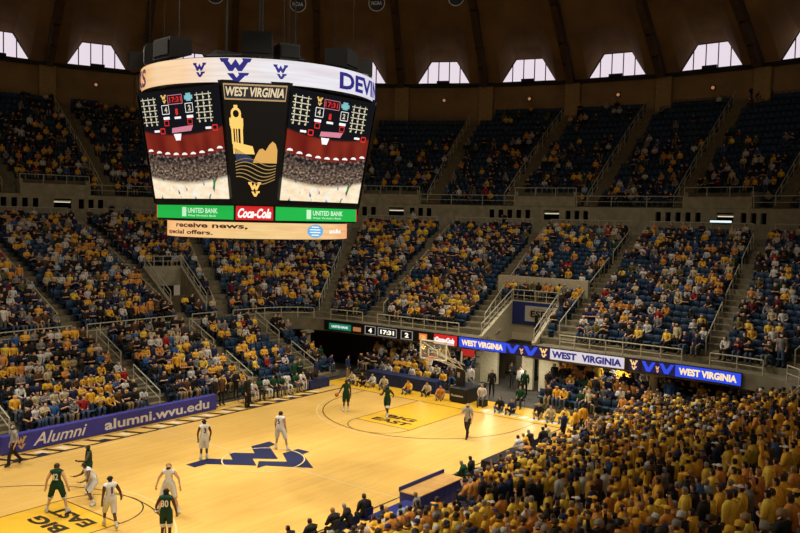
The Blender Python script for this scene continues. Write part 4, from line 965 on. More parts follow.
crouch = dict(pelvis=(-.12, 0, .80), waist=(-.05, 0, .93), chest=(.08, 0, 1.10), upper=(.15, 0, 1.21), neck=(.19, 0, 1.28), headb=(.25, 0, 1.37), headt=(.26, 0, 1.47), hipL=(-.1, .13, .76), kneeL=(.18, .24, .46), ankL=(0, .33, .10), toeL=(.15, .4, .035), heelL=(-.05, .31, .04), hipR=(-.1, -.13, .76), kneeR=(.1, -.24, .44), ankR=(-.15, -.33, .10), toeR=(0, -.4, .035), heelR=(-.2, -.31, .04), shL=(.14, .18, 1.2), shR=(.14, -.18, 1.2), elL=(.22, .33, .98), elR=(.22, -.33, .98), wrL=(.42, .38, .92), wrR=(.42, -.38, .92), haL=(.5, .38, .93), haR=(.5, -.38, .93))
walk = dict(kneeL=(.22, .1, .52), ankL=(.26, .1, .12), toeL=(.42, .1, .05), heelL=(.21, .1, .06), kneeR=(-.08, -.1, .5), ankR=(-.34, -.1, .16), toeR=(-.24, -.11, .04), heelR=(-.40, -.1, .14))
figure('basketball_player', 'player in green jersey number 42, back turned, standing on the left key', 'player', (-9.42, .75, 0), A(40), P(**wide, elL=(-.05, .30, 1.16), wrL=(.0, .36, .92), haL=(.02, .38, .83), elR=(-.05, -.30, 1.16), wrR=(.0, -.36, .92), haR=(.02, -.38, .83)), 0, 1, GRN, GRS, num='42', group=None, scale=1.08, trim=WHITE)
figure('basketball_player', 'player in green partly behind a crouching white player on the left', 'player', (-7.35, 2.05, 0), A(150), P(**{**wide, 'elL': (.12, .34, 1.2), 'wrL': (.3, .42, 1.25), 'haL': (.38, .44, 1.27)}), 3, 0, GRN, GRS, scale=1.07, trim=WHITE)
figure('basketball_player', 'white-uniformed player leaning low between two green players on the left', 'player', (-8.05, .75, 0), A(165), P(**crouch), 2, 0, WJ, WS, scale=1.08)
figure('basketball_player', 'white-uniformed player number 1 striding on the left key, back turned', 'player', (-9.0, -1.95, 0), A(75), P(**{**walk, 'elR': (-.06, -.30, 1.16), 'wrR': (.08, -.38, .95), 'haR': (.14, -.40, .88)}), 3, 0, WJ, WS, num='1', scale=1.08, numcol=mat('number_navy', (.02, .03, .15), .6))
figure('basketball_player', 'white-uniformed player facing the camera just behind green number 30', 'player', (-6.75, -2.2, 0), A(215), P(**{**wide, 'elL': (.0, .34, 1.18), 'wrL': (.05, .40, .95), 'haL': (.06, .41, .87), 'elR': (.0, -.34, 1.18), 'wrR': (.05, -.40, .95), 'haR': (.06, -.41, .87)}), 0, 2, WJ, WS, scale=1.08)
figure('basketball_player', 'player in green jersey number 30 at the bottom edge, back turned', 'player', (-8.5, -4.4, 0), A(40), P(elL=(-.03, .30, 1.16), wrL=(.14, .34, .98), haL=(.22, .33, .96), elR=(-.03, -.28, 1.16), wrR=(.1, -.3, .93), haR=(.14, -.3, .85)), 3, 0, GRN, GRS, num='30', scale=1.07, trim=WHITE)
figure('basketball_player', 'white-uniformed player standing at the left tip of the centre emblem', 'player', (-1.79, 1.92, 0), A(60), P(elL=(-.06, .27, 1.16), elR=(-.06, -.27, 1.16)), 3, 0, WJ, WS, num='3', scale=1.07, numcol=MATS['number_navy'])
figure('basketball_player', 'white-uniformed player standing on the right half of the centre emblem', 'player', (1.55, .54, 0), A(20), P(**{**wide, 'kneeL': (.05, .17, .5), 'ankL': (0, .2, .1), 'toeL': (.15, .26, .035), 'heelL': (-.05, .19, .04)}), 1, 0, WJ, WS, num='5', scale=1.08, numcol=MATS['number_navy'])
ballp = figure('basketball_player', 'player in green beyond the arc holding the ball low in one hand', 'player', (9.42, 3.35, 0), A(220), P(elR=(.05, -.30, 1.18), wrR=(.22, -.40, 1.02), haR=(.30, -.44, 1.02)), 3, 0, GRN, GRS, scale=1.04)
figure('basketball_player', 'player in green running through the far key', 'player', (9.92, .78, 0), A(200), P(**{**walk, 'elL': (-.12, .3, 1.2), 'wrL': (.06, .34, 1.12), 'haL': (.14, .34, 1.13), 'elR': (.1, -.3, 1.16), 'wrR': (.28, -.3, 1.22), 'haR': (.36, -.28, 1.25)}), 3, 0, GRN, GRS, scale=1.04, trim=WHITE)
REF = bpy.data.materials.new('striped_shirt'); REF.use_nodes = True; rb_ = REF.node_tree.nodes['Principled BSDF']; wv = REF.node_tree.nodes.new('ShaderNodeTexWave'); wv.bands_direction = 'Y'; wv.inputs['Scale'].default_value = 5.5; tcx = REF.node_tree.nodes.new('ShaderNodeTexCoord'); rr_ = REF.node_tree.nodes.new('ShaderNodeValToRGB'); rr_.color_ramp.elements[0].color = (.20, .20, .23, 1); rr_.color_ramp.elements[1].color = (.42, .42, .45, 1)
REF.node_tree.links.new(tcx.outputs['Object'], wv.inputs['Vector']); REF.node_tree.links.new(wv.outputs['Fac'], rr_.inputs['Fac']); REF.node_tree.links.new(rr_.outputs['Color'], rb_.inputs['Base Color'])
figure('referee', 'referee in grey striped shirt walking near the right arc', 'referee', (9.28, -4.87, 0), A(190), P(**{**walk, 'elR': (.08, -.27, 1.18), 'wrR': (.26, -.14, 1.22), 'haR': (.3, -.08, 1.26)}), 0, 3, REF, PANTS[1], kind='p', scale=1.04)
figure('referee', 'referee in grey striped shirt walking outside the far sideline, far left', 'referee', (-7.66, 7.25, 0), A(175), P(**{**walk, 'elR': (-.05, -.24, 1.14), 'elL': (-.05, .24, 1.14)}), 0, 3, REF, PANTS[1], kind='p', scale=1.04)
figure('coach', 'person in dark suit standing at the far sideline beside the banner', 'person', (6.2, 8.0, 0), A(-80), P(elL=(-.03, .26, 1.16), wrL=(.15, .2, 1.12), haL=(.2, .12, 1.14)), 0, 1, CM['black'], PANTS[1], kind='p', sleeves=True, scale=1.03)
# ball
pr_ = Vector((.34, -.50, .96))*1.04; ca, sa = math.cos(A(220)), math.sin(A(220))
bm = bmesh.new(); bmesh.ops.create_uvsphere(bm, u_segments=20, v_segments=12, radius=.12); me = bpy.data.meshes.new('basketball')
bm.to_mesh(me); bm.free(); me.materials.append(mat('ball_leather', (.50, .14, .03), .6, bump=.3, nscale=60)); me.polygons.foreach_set('use_smooth', [True]*len(me.polygons))
o = mkobj('basketball', me, None, (9.42+pr_.x*ca-pr_.y*sa, 3.35+pr_.x*sa+pr_.y*ca, pr_.z)); tag(o, 'orange basketball in the hand of the far green player', 'ball')
mb = MB()
for ax in range(3):
    n = 24; Q = []
    for k in range(n):
        t = 2*PI*k/n; q = [0, 0, 0]; q[ax] = .1205*math.cos(t); q[(ax+1) % 3] = .1205*math.sin(t); Q.append(q)
    for k in range(n): mb.tube(Q[k], Q[(k+1) % n], .003, 4, cap=False)
mb.build('seam', BLACK, o)
# ---- shared spectator meshes
def arms(J, el, wr, ha, s='LR'):
    for c in s:
        sg = 1 if c == 'L' else -1
        J['el'+c] = (el[0], el[1]*sg, el[2]); J['wr'+c] = (wr[0], wr[1]*sg, wr[2]); J['ha'+c] = (ha[0], ha[1]*sg, ha[2])
    return J
POSES = {}
POSES['stand'] = base_pose('stand')
POSES['clap'] = arms(base_pose('stand'), (.05, .25, 1.16), (.24, .10, 1.24), (.30, .03, 1.28))
POSES['armsup'] = arms(base_pose('stand'), (.08, .30, 1.50), (.10, .32, 1.76), (.11, .31, 1.86))
POSES['folded'] = arms(base_pose('stand'), (.02, .26, 1.14), (.20, .06, 1.16), (.21, -.06, 1.17))
POSES['onearm'] = arms(arms(base_pose('stand'), (.05, .25, 1.16), (.24, .10, 1.24), (.30, .03, 1.28), 'L'), (.10, .28, 1.52), (.16, .26, 1.78), (.17, .25, 1.87), 'R')
POSES['sit'] = base_pose('sit')
s2_ = base_pose('sit'); s2_.update(waist=(.02, 0, .70), chest=(.12, 0, .87), upper=(.18, 0, .97), neck=(.21, 0, 1.04), headb=(.26, 0, 1.13), headt=(.26, 0, 1.23), shL=(.17, .18, .96), shR=(.17, -.18, .96)); POSES['lean'] = arms(s2_, (.28, .22, .72), (.46, .10, .64), (.50, .04, .60))
POSES['sitclap'] = arms(base_pose('sit'), (.14, .24, .82), (.32, .10, .92), (.37, .03, .96))
POSES['sitfold'] = arms(base_pose('sit'), (.06, .25, .78), (.25, .06, .80), (.26, -.05, .81))
POSES['floor'] = base_pose('floor')
PN = {'stand': 'standing', 'clap': 'standing clapping', 'armsup': 'standing, arms raised,', 'folded': 'standing, arms folded,', 'onearm': 'standing, one arm raised,', 'sit': 'seated', 'lean': 'seated, leaning forward,', 'sitclap': 'seated clapping', 'sitfold': 'seated, arms folded,', 'floor': 'floor-seated'}
TPL = {}; HI = {}
for k, J in POSES.items():
    H = human(J, 0, False, 1.0); R = H['R']
    cls = np.zeros(len(R), int); cls[np.isin(R, ['torso', 'uarm'])] = 1; cls[R == 'farm'] = 2; cls[np.isin(R, ['hip', 'thigh', 'shin'])] = 3; cls[R == 'foot'] = 4; cls[H['hair']] = 5
    T = []; TC = []
    for f, c in zip(H['F'], cls):
        for j in range(1, len(f)-1): T.append((f[0], f[j], f[j+1])); TC.append(c)
    TPL[k] = (H['V'], np.array(T), np.array(TC))
    H = human(J, 1, False, 1.08); R = H['R']; d = {}
    mi = np.zeros(len(R), int); mi[np.isin(R, ['hip', 'thigh', 'shin'])] = 1; mi[R == 'foot'] = 2
    d['body'] = mkmesh('body', H['V'], H['F'], [SK[0], PANTS[0], SHOE], mi)
    V, F = submesh(H, np.isin(R, ['torso', 'uarm']), .018); d['shirt'] = mkmesh('shirt', V, F, [CM['gold']])
    V, F = submesh(H, np.isin(R, ['torso', 'uarm', 'farm']), .018); d['jacket'] = mkmesh('jacket', V, F, [CM['gold']])
    V, F = submesh(H, H['hair'], .014); d['hair'] = mkmesh('hair', V, F, [HR[0]])
    hb = np.array(J['headb']); 
    V, F = submesh(H, (R == 'head') & ((H['C']-hb)[:, 2] > .045), .022); mb = MB(); mb.add(V, F); c = hb+np.array((.12, 0, .055)); mb.box(tuple(c), (.11, .13, .015), bev=.006); d['cap'] = mkmesh('cap', mb.v, mb.f, [CM['navy']])
    HI[k] = d
def spectator(name, label, cat, loc, face, pose, sk, hr, top, pants, group=None, cap=None, sleeves=False, scale=1.0):
    d = HI[pose]; o = mkobj(name, d['body'], None, loc, face, scale); tag(o, label, cat, group)
    def ov(ob, ms):
        for i, m in enumerate(ms): ob.material_slots[i].link = 'OBJECT'; ob.material_slots[i].material = m
    ov(o, [SK[sk], pants, SHOE])
    ov(mkobj('jacket' if sleeves else 'shirt', d['jacket' if sleeves else 'shirt'], o), [top])
    ov(mkobj('hair', d['hair'], o), [HR[hr]])
    if cap is not None: ov(mkobj('cap', d['cap'], o), [CM[cap]])
    return o
# ---- seats
mb = MB(); mb.box((.02, 0, .43), (.42, .44, .07), bev=.03); mb.box((-.2, 0, .66), (.07, .44, .44), bev=.03); mb.box((-.12, .0, .2), (.08, .34, .4), bev=.0)
SV = np.array(mb.v); ST = []
for f in mb.f:
    for j in range(1, len(f)-1): ST.append((f[0], f[j], f[j+1]))
ST = np.array(ST)
def part_mesh(fn, name): m = MB(); fn(m); return mkmesh(name, m.v, m.f, [SEATM])
SEATP = [('seat_pan', part_mesh(lambda m: m.box((.02, 0, .43), (.42, .44, .07), bev=.03), 'seat_pan')), ('backrest', part_mesh(lambda m: m.box((-.2, 0, .66), (.07, .44, .44), bev=.03), 'backrest')), ('support', part_mesh(lambda m: (m.box((-.12, 0, .2), (.08, .34, .4)), m.tube((-.16, -.2, .4), (-.18, -.2, .8), .015), m.tube((-.16, .2, .4), (-.18, .2, .8), .015)), 'support'))]
# ---- seat places.  each: (x,y,z,face,region,row,wall)
PL = []; SEATS = []
def near_aisle(p, AL, w): return any(segd(p, a, b, 0.5) < w for a, b in AL)
LAL = [(s0, s1) for s0, s1, *_ in LA]
def face_in(th, r, u):
    e = 1e-3; a = np.array([lowR(th+e, u)*math.cos(th+e), lowR(th+e, u)*math.sin(th+e)])-np.array([lowR(th-e, u)*math.cos(th-e), lowR(th-e, u)*math.sin(th-e)]); return math.atan2(a[0], -a[1]) if False else math.atan2(a[0]*-1*-1, -a[1])
def visible(p, m=70):
    X, Y, D = px(p); return (-m < X[0] < 800+m) and (-40 < Y[0] < 533+m*1.2) and D[0] > 2
SP = .50
for i in range(NLOW):
    u = (i+.45)/NLOW; z = ZL0+DZL*i; th = D2(-60)
    while th < D2(106):
        r = lowR(th, u); p = pol(r, th, z); th += SP/r
        if near_aisle(p, LAL, .66) or any(inquad(p, Q, .45) for Q in VOMS): continue
        if not visible(p): continue
        e = 1e-3; q1 = pol(lowR(th+e, u), th+e, 0); q0 = pol(lowR(th-e, u), th-e, 0); t = (q1[0]-q0[0], q1[1]-q0[1]); fc = math.atan2(t[0], -t[1])
        if math.cos(fc)*p[0]+math.sin(fc)*p[1] > 0: fc += PI
        SEATS.append((*p, fc, 'low', i))
for i in range(17):
    r = RU+.4+DRU*(i+.42); z = ZU+.1+DZU*i; a = U0-10.0
    while a < U1+4:
        a += math.degrees(SP/r)
        if i >= nrows(a): continue
        if invb(a, i): continue
        if any(abs(a-(b+(t-b)*i/15))*PI/180*r < .75 for t, b in UP): continue
        p = pol(r, D2(a), z)
        if not visible(p): continue
        SEATS.append((*p, D2(a)+PI, 'up', i))
# courtside stands
FAL = [-6.0, 2.4, 9.2, 15.0]
def stand_far(j): return 10.6+.82*j, .30+.385*j
NFAR = 8
mb = MB()
for j in range(NFAR):
    y, z = stand_far(j); x0, x1 = -22, 17
    while x1 > 0 and math.hypot(x1, y+.5) > E(math.atan2(y+.5, x1))-.05: x1 -= .1
    mb.box(((x0+x1)/2, y+.41, z/2), (x1-x0, .82, z))
    x = x0+.3
    while x < x1-.3:
        if min(abs(x-a) for a in FAL) > .7 and visible((x, y+.3, z)): SEATS.append((x, y+.42, z, -PI/2, 'far', j))
        x += SP
struct(mb.build('floor_far_stand', CONC))
for n, xa in enumerate(FAL):
    mb = MB(); P_ = []
    for j in range(NFAR*2):
        y = 10.6+.41*j; z = .30+.385*(j-1)/2
        if math.hypot(xa, y) > E(math.atan2(y, xa)): break
        mb.box((xa, y+.2, z/2+.12), (1.0, .42, z+.02)); P_.append((xa-.05, y+.2, z+.2))
    struct(mb.build('floor_stand_steps', STEP))
    wl = ['at the far left', 'above the middle of the banner', 'behind the visiting bench', 'beside the corner column'][n]
    h = len(P_)//2
    rail('stand_railing', f'pale metal railing of the far stand steps, lower run, {wl}', P_[0:h:3], .85, 'stair railings of the courtside stand')
    rail('stand_railing', f'pale metal railing of the far stand steps, upper run, {wl}', P_[h+1::3], .85, 'stair railings of the courtside stand')
mb = MB()
for j in range(6):
    x = 18.2+.8*j; z = .22+.26*j
    for (y0, y1, rg) in ((-15.8, -4.2, 'end'), (2.2, 10.5, 'endb')):
        xx = x-.7 if rg == 'end' else x+.2
        if rg == 'endb' and j > 4: continue
        mb.box((xx+.4, (y0+y1)/2, z/2), (.8, y1-y0, z))
        y = y0+.3
        while y < y1-.2:
            SEATS.append((xx+.42, y, z, PI, rg, j)); y += SP
struct(mb.build('floor_end_stand', CONC))
NNEAR = 27
mb = MB(); NAL = [5.2, 13.2, -3.2]
for j in range(NNEAR):
    y = -10.3-.67*j; z = .25+.165*j+max(0, j-10)*.10; x0, x1 = -20, 21.5
    while x1 > -12 and (px([(x1, y, z+1.75)])[1][0] < (388 if px([(x1, y, z+1.75)])[0][0] < 748 else 381) or x1 > 18.6): x1 -= .1
    mb.box(((x0+x1)/2, y-.335, z/2), (x1-x0, .67, z))
    x = x0+.3
    while x < x1-.3:
        if min(abs(x-a) for a in NAL) > .45 and visible((x, y-.3, z+1)): SEATS.append((x+.0, y-.33, z, PI/2, 'near', j))
        x += .47
struct(mb.build('floor_near_stand', CONC))
# ---- occupancy
def pick(ch):
    r = random.random()*sum(w for _, w in ch)
    for k, w in ch:
        r -= w
        if r <= 0: return k
    return ch[-1][0]
DECKC = [('gold', 15), ('yellow', 3), ('orange', 6), ('white', 13), ('cream', 5), ('grey', 8), ('navy', 20), ('black', 36), ('brown', 8), ('red', 2), ('blue', 2), ('green', 1), ('olive', 6), ('lightblue', 3), ('maroon', 3)]
NEARC = [('gold', 32), ('yellow', 22), ('orange', 12), ('white', 8), ('navy', 8), ('black', 20), ('grey', 3), ('brown', 3), ('blue', 1), ('lightblue', 1)]
FARC = [('gold', 17), ('yellow', 8), ('white', 16), ('cream', 7), ('grey', 8), ('navy', 15), ('black', 32), ('brown', 6), ('red', 3), ('blue', 4), ('green', 2), ('orange', 6)]
def nz(x, y, s): return .5+.5*math.sin(x*s*1.3+1.7*math.sin(y*s*.9+.4))*math.cos(y*s*1.1+1.3*math.sin(x*s*.7))
people = []; empties = []; last = {}
for (x, y, z, fc, rg, row) in SEATS:
    a = math.degrees(math.atan2(y, x)); cl = nz(x*1.0, y*1.0, .55)
    if rg == 'up':
        p = .10+.42*cl+(.25 if a > 52 else 0)-(.22 if row > 9 and a < 45 else 0)+(.12 if row < 4 else 0)
    elif rg == 'low': p = .50+.38*cl-(.18 if a < 12 and row > 5 else 0)+(.12 if row < 4 else 0)
    elif rg == 'far': p = .90 if x < 9 else .55
    elif rg in ('end', 'endb'): p = .88
    else: p = .985
    if rg == 'low' and a < -8 and row < 6: p -= .15
    if random.random() < p:
        ch = NEARC if rg == 'near' else FARC if rg in ('far', 'end', 'endb') else DECKC
        key = (rg, row); c = pick(ch)
        if key in last and random.random() < .25 and last[key] in ('gold', 'orange', 'yellow'): c = last[key]
        last[key] = c
        if rg == 'near': pose = pick([('stand', 30), ('clap', 22), ('armsup', 3), ('folded', 14), ('onearm', 4), ('sit', 8), ('lean', 4)])
        if rg == 'near':
            hx, hy, _ = px([(x, y, z+1.6)]); sx_, sy_, _ = px([(x, y, z+1.15)])
            if 396 < sx_[0] < 468 and 466 < sy_[0] < 497: continue
            if (396 < hx[0] < 468 and 466 < hy[0] < 499) or row < 2: pose = pick([('sit', 5), ('lean', 4), ('sitclap', 3)])
        elif rg == 'end': pose = pick([('sit', 30), ('lean', 20), ('sitclap', 16), ('stand', 8)])
        else: pose = pick([('sit', 40), ('lean', 24), ('sitclap', 12), ('sitfold', 18), ('stand', 2.0)])
        people.append(dict(p=(x+random.uniform(-.05, .05), y+random.uniform(-.05, .05), z), f=fc+random.uniform(-.35, .35), pose=pose, c=c, sk=pick([(0, 70), (1, 22), (2, 5), (3, 3)]), hr=pick([(0, 24), (1, 40), (2, 14), (3, 10), (4, 6)]), pt=pick([(0, 40), (1, 36), (2, 12), (3, 12)]), cap=pick([(None, 80), ('white', 5), ('navy', 8), ('gold', 5)]), sl=random.random() < .45, s=random.uniform(.88, 1.0), rg=rg, row=row))
    if rg != 'near': empties.append((x, y, z, fc, rg, row)) if not (people and people[-1]['p'][2] == z and abs(people[-1]['p'][0]-x) < .1 and abs(people[-1]['p'][1]-y) < .1) else SEATS and None
# which spectators show largest
def dist(p): return np.linalg.norm(np.array(p)-CAM)
vis = []
for q in people:
    X, Y, D = px((q['p'][0], q['p'][1], q['p'][2]+1.2)); q['px'] = (X[0], Y[0]); q['d'] = D[0]
    q['in'] = 2 < X[0] < 798 and 0 < Y[0] < 528
order = sorted([q for q in people if q['in']], key=lambda q: q['d'])[:300]
ids = set(id(q) for q in order)
byrow = {}
for q in order: byrow.setdefault((q['rg'], q['row']), []).append(q)
RGN = {'near': 'near stand', 'low': 'deck', 'far': 'far stand', 'end': 'end stand', 'endb': 'end stand', 'up': 'upper deck'}
for (rg, row), L in byrow.items():
    L.sort(key=lambda q: q['px'][0])
    for n, q in enumerate(L):
        hd = (q['cap']+' cap') if q['cap'] else HRN[q['hr']]
        lab = f"{PN[q['pose']]} fan in {q['c']} {'sweatshirt' if q['sl'] else 'shirt'}, {hd}, {RGN[rg].replace(' ', '-')} {nth(row)} row, {nth(n)} from left"
        spectator('spectator', lab, 'person', q['p'], q['f'], q['pose'], q['sk'], q['hr'], CM[q['c']], PANTS[q['pt']], 'spectators in the near stand' if rg == 'near' else 'spectators', q['cap'], q['sl'], q['s'])
rest = [q for q in people if id(q) not in ids]
def bulk(name, groups, mats):
    """groups: list of (template verts, tris, per-tri class, list of (p, f, s, {class: material index}))"""
    Vs = []; Ts = []; Ms = []; off = 0
    for V, T, Cc, insts in groups:
        if not insts: continue
        n = len(insts); ang = np.array([i[1] for i in insts]); c, s = np.cos(ang), np.sin(ang); sc = np.array([i[2] for i in insts]); P0 = np.array([i[0] for i in insts])
        X = V[None, :, 0]*c[:, None]-V[None, :, 1]*s[:, None]; Y = V[None, :, 0]*s[:, None]+V[None, :, 1]*c[:, None]; Z = np.repeat(V[None, :, 2], n, 0)
        W = np.stack([X, Y, Z], -1)*sc[:, None, None]+P0[:, None, :]; Vs.append(W.reshape(-1, 3))
        Ts.append((T[None]+(np.arange(n)*len(V))[:, None, None]+off).reshape(-1, 3)); off += n*len(V)
        pal = np.array([i[3] for i in insts]); Ms.append(pal[:, Cc].reshape(-1))
    V = np.concatenate(Vs).astype('f'); T = np.concatenate(Ts).astype('i'); M = np.concatenate(Ms).astype('i')
    me = bpy.data.meshes.new(name); me.vertices.add(len(V)); me.vertices.foreach_set('co', V.ravel()); me.loops.add(T.size); me.loops.foreach_set('vertex_index', T.ravel()); me.polygons.add(len(T)); me.polygons.foreach_set('loop_start', np.arange(len(T), dtype='i')*3)
    for m in mats: me.materials.append(m)
    me.polygons.foreach_set('material_index', M); me.polygons.foreach_set('use_smooth', np.ones(len(T), bool)); me.update(calc_edges=True)
    o = bpy.data.objects.new(name, me); COL.objects.link(o); return o
CK = list(CL); ML = SK+HR+[CM[k] for k in CK]+PANTS+[SHOE]; iC = {k: 9+i for i, k in enumerate(CK)}; iP = 9+len(CK); iS = iP+4
G = []
for k, (V, T, Cc) in TPL.items():
    ins = [(q['p'], q['f'], q['s'], [q['sk'], iC[q['c']], iC[q['c']] if q['sl'] else q['sk'], iP+q['pt'], iS, iC[q['cap']] if q['cap'] else 4+q['hr']]) for q in rest if q['pose'] == k]
    G.append((V, T, Cc, ins))
o = bulk('distant_crowd', G, ML); tag(o, 'thousands of distant seated spectators filling the far stands and decks', 'crowd', kind='stuff')
emp = [e for e in empties]
allseats = [s for s in SEATS if s[4] != 'near']
occ = set((round(q[0], 3), round(q[1], 3), round(q[2], 3)) for q in empties)
cand = []
for s in allseats:
    if (round(s[0], 3), round(s[1], 3), round(s[2], 3)) in occ:
        X, Y, D = px((s[0], s[1], s[2]+.5))
        if 3 < X[0] < 797 and 3 < Y[0] < 530: cand.append((D[0], s, X[0]))
cand.sort(key=lambda c: c[0])
own = [c for c in cand if c[1][4] == 'low' and c[0] < 400][:300]; oset = set(id(c[1]) for c in own)
byrow = {}
for c in own: byrow.setdefault(c[1][5], []).append(c)
for row, L in byrow.items():
    L.sort(key=lambda c: c[2])
    for n, (d, s, X) in enumerate(L):
        o = empty('stadium_seat', s[:3], s[3]); tag(o, f'empty dark blue stadium seat, {nth(row)} row above the deck rail, {nth(n)} free one from left', 'seat', 'empty seats in the lower bowl')
        for nm, me in SEATP: mkobj(nm, me, o)
o = bulk('distant_seats', [(SV, ST, np.zeros(len(ST), int), [(s[:3], s[3], 1.0, [0]) for s in allseats if id(s) not in oset])], [SEATM]); tag(o, 'thousands of dark blue stadium seats in the decks and stands', 'seats', kind='stuff')
# ---- people at the court edge
def bench_seat(x, y, rz, label, grp):
    o = empty('folding_chair', (x, y, 0), rz); tag(o, label, 'chair', grp)
    m = MB(); m.box((0, 0, .44), (.42, .42, .04), bev=.015); m.build('seat', NAVY, o)
    m = MB(); m.box((-.21, 0, .72), (.04, .42, .3), bev=.015); m.build('backrest', NAVY, o)
    for sx, sy in ((.18, .18), (.18, -.18), (-.2, .18), (-.2, -.18)):
        m = MB(); m.tube((sx, sy, .43), (sx*1.1, sy, 0), .014); m.build('leg', BLACK, o)
x = 6.9; n = 0
bl = ['green', 'white', 'green', 'white', 'green', 'green', 'white', 'green', 'white', 'black', 'black']
for n in range(11):
    x = 6.9+.58*n; c = bl[n]
    bench_seat(x, 9.1, -PI/2, f'dark folding chair under the {nth(n)} person from left on the visiting bench', 'visiting bench chairs')
    spectator('bench_player', f"seated team member in {c}, {nth(n)} from the left on the visiting bench", 'person', (x, 9.1, 0), -PI/2+random.uniform(-.3, .3), random.choice(['sit', 'lean', 'sitfold']), random.choice([0, 2, 3]), 0, CM[c], CM['white'] if c == 'white' else PANTS[3] if n % 2 else PANTS[1], 'people on the visiting bench')
for n, (x, y, c, ps) in enumerate([(4.9, 9.3, 'black', 'stand'), (5.6, 9.5, 'brown', 'stand'), (7.2, 10.1, 'black', 'folded'), (12.0, 10.1, 'green', 'stand'), (12.7, 10.3, 'green', 'clap'), (13.6, 9.6, 'navy', 'stand'), (15.9, 8.9, 'navy', 'stand'), (-8.3, 9.2, 'black', 'stand')]):
    spectator('team_staff', [f'person in {c} standing ' + w for w in ('right of the purple banner', 'second right of the purple banner', 'behind the left end of the visiting bench', 'in bright green by the column, left one', 'in bright green by the column, right one', 'at the right end of the visiting bench', 'behind the far corner of the court', 'left of the purple banner')][n], 'person', (x, y, 0), -PI/2+random.uniform(-.4, .4), ps, 0, random.randint(0, 3), CM[c], PANTS[1 if n != 6 else 2], 'people standing by the far sideline', None, True)
# people on the floor along the far baseline
for n, (x, y, c, ps, f, w) in enumerate([(15.3, 7.9, 'cream', 'floor', 180, 'leftmost on the gold apron'), (15.5, 7.2, 'black', 'floor', 190, 'second on the gold apron'), (15.6, 6.4, 'white', 'floor', 170, 'third on the gold apron'), (15.6, 5.5, 'cream', 'floor', 200, 'holding pale pompoms'), (15.6, 3.5, 'gold', 'floor', 180, 'in front of the navy table, left'), (15.9, 2.3, 'cream', 'floor', 190, 'in front of the navy table, right'), (15.6, 1.1, 'orange', 'floor', 200, 'against the hoop base'), (15.8, -1.7, 'white', 'sit', 200, 'on a box right of the hoop base'), (15.4, -3.2, 'black', 'floor', 190, 'first right of the hoop'), (15.4, -4.0, 'navy', 'floor', 180, 'second right of the hoop'), (15.6, -5.6, 'black', 'floor', 190, 'third right of the hoop'), (15.4, -6.4, 'cream', 'floor', 200, 'fourth right of the hoop'), (15.6, -7.2, 'yellow', 'floor', 180, 'fifth right of the hoop'), (15.5, -8.1, 'lightblue', 'floor', 170, 'sixth right of the hoop'), (15.5, -9.0, 'black', 'floor', 180, 'seventh right of the hoop')]):
    spectator('baseline_sitter', f'person in {c} sitting at the far baseline, {w}', 'person', (x, y, .0), A(f), ps, 0, n % 4, CM[c], PANTS[n % 4], 'people sitting along the far baseline', None, n % 2 == 0)
mb = MB(); mb.box((15.85, -1.7, .2), (.5, .5, .42), bev=.03); tag(mb.build('equipment_box', PAD), 'black box seat right of the hoop base', 'box')
for n in range(9):
    y = 2.4+.62*n; c = ['gold', 'black', 'yellow', 'gold', 'white', 'navy', 'gold', 'white', 'grey'][n]
    bench_seat(17.75, y, PI, f'dark folding chair behind the navy table, {nth(n)} from the hoop', 'chairs behind the navy table')
    spectator('table_worker', f'seated person in {c} behind the navy table, {nth(n)} from the hoop', 'person', (17.75, y, 0), PI+random.uniform(-.3, .3), 'lean' if n % 2 else 'sit', 0, n % 4, CM[c], PANTS[1], 'people behind the navy table', None, n % 3 == 0)
for n, (x, y, c, ps, w) in enumerate([(21.6, -.4, 'black', 'folded', 'tall, with dark hat, at the tunnel mouth'), (20.6, -1.6, 'white', 'stand', 'at the tunnel mouth'), (19.7, -2.4, 'green', 'stand', 'right of the hoop'), (18.6, .9, 'white', 'stand', 'directly behind the hoop'), (18.4, -.8, 'black', 'stand', 'beside the hoop arm'), (17.0, -3.6, 'green', 'sit', 'in a chair right of the tunnel')]):
    spectator('tunnel_person', f'person in {c}, {w}', 'person', (x, y, 0), PI+random.uniform(-.3, .3), ps, 0, 0, CM[c], PANTS[1], 'people near the tunnel mouth', 'black' if n == 0 else None, True)
bench_seat(17.0, -3.6, PI, 'dark chair right of the tunnel mouth', 'loose chairs')
# near sideline press row
prs = [(-7.0, -8.9, 'black'), (-6.2, -9.0, 'black'), (-5.0, -8.9, 'black'), (-4.3, -8.9, 'black'), (-3.8, -9.9, 'navy'), (-3.4, -8.75, 'black'), (-2.0, -10.0, 'grey'), (2.5, -9.2, 'green'), (3.0, -9.1, 'black'), (4.2, -9.8, 'brown'), (5.0, -9.9, 'gold'), (5.8, -9.8, 'black'), (6.6, -9.8, 'orange'), (7.4, -9.0, 'white'), (8.0, -9.0, 'gold'), (8.6, -8.9, 'black'), (9.3, -9.1, 'black'), (10.2, -9.0, 'cream'), (11.2, -9.2, 'navy'), (12.3, -9.3, 'gold'), (13.4, -9.2, 'gold')]
for n, (x, y, c) in enumerate(prs):
    ps = 'stand' if x > 10.5 else random.choice(['sit', 'lean'])
    if ps != 'stand': bench_seat(x, y, PI/2, f'dark folding chair in the near courtside row, {nth(n)} from the left', 'near courtside chairs')
    spectator('courtside_person', f"{'standing' if ps == 'stand' else 'seated'} person in {c} in the near courtside row, {nth(n)} from the left", 'person', (x, y, 0), PI/2+random.uniform(-.5, .5), ps, 0, n % 4, CM[c], PANTS[1], 'people in the near courtside row', None, True)
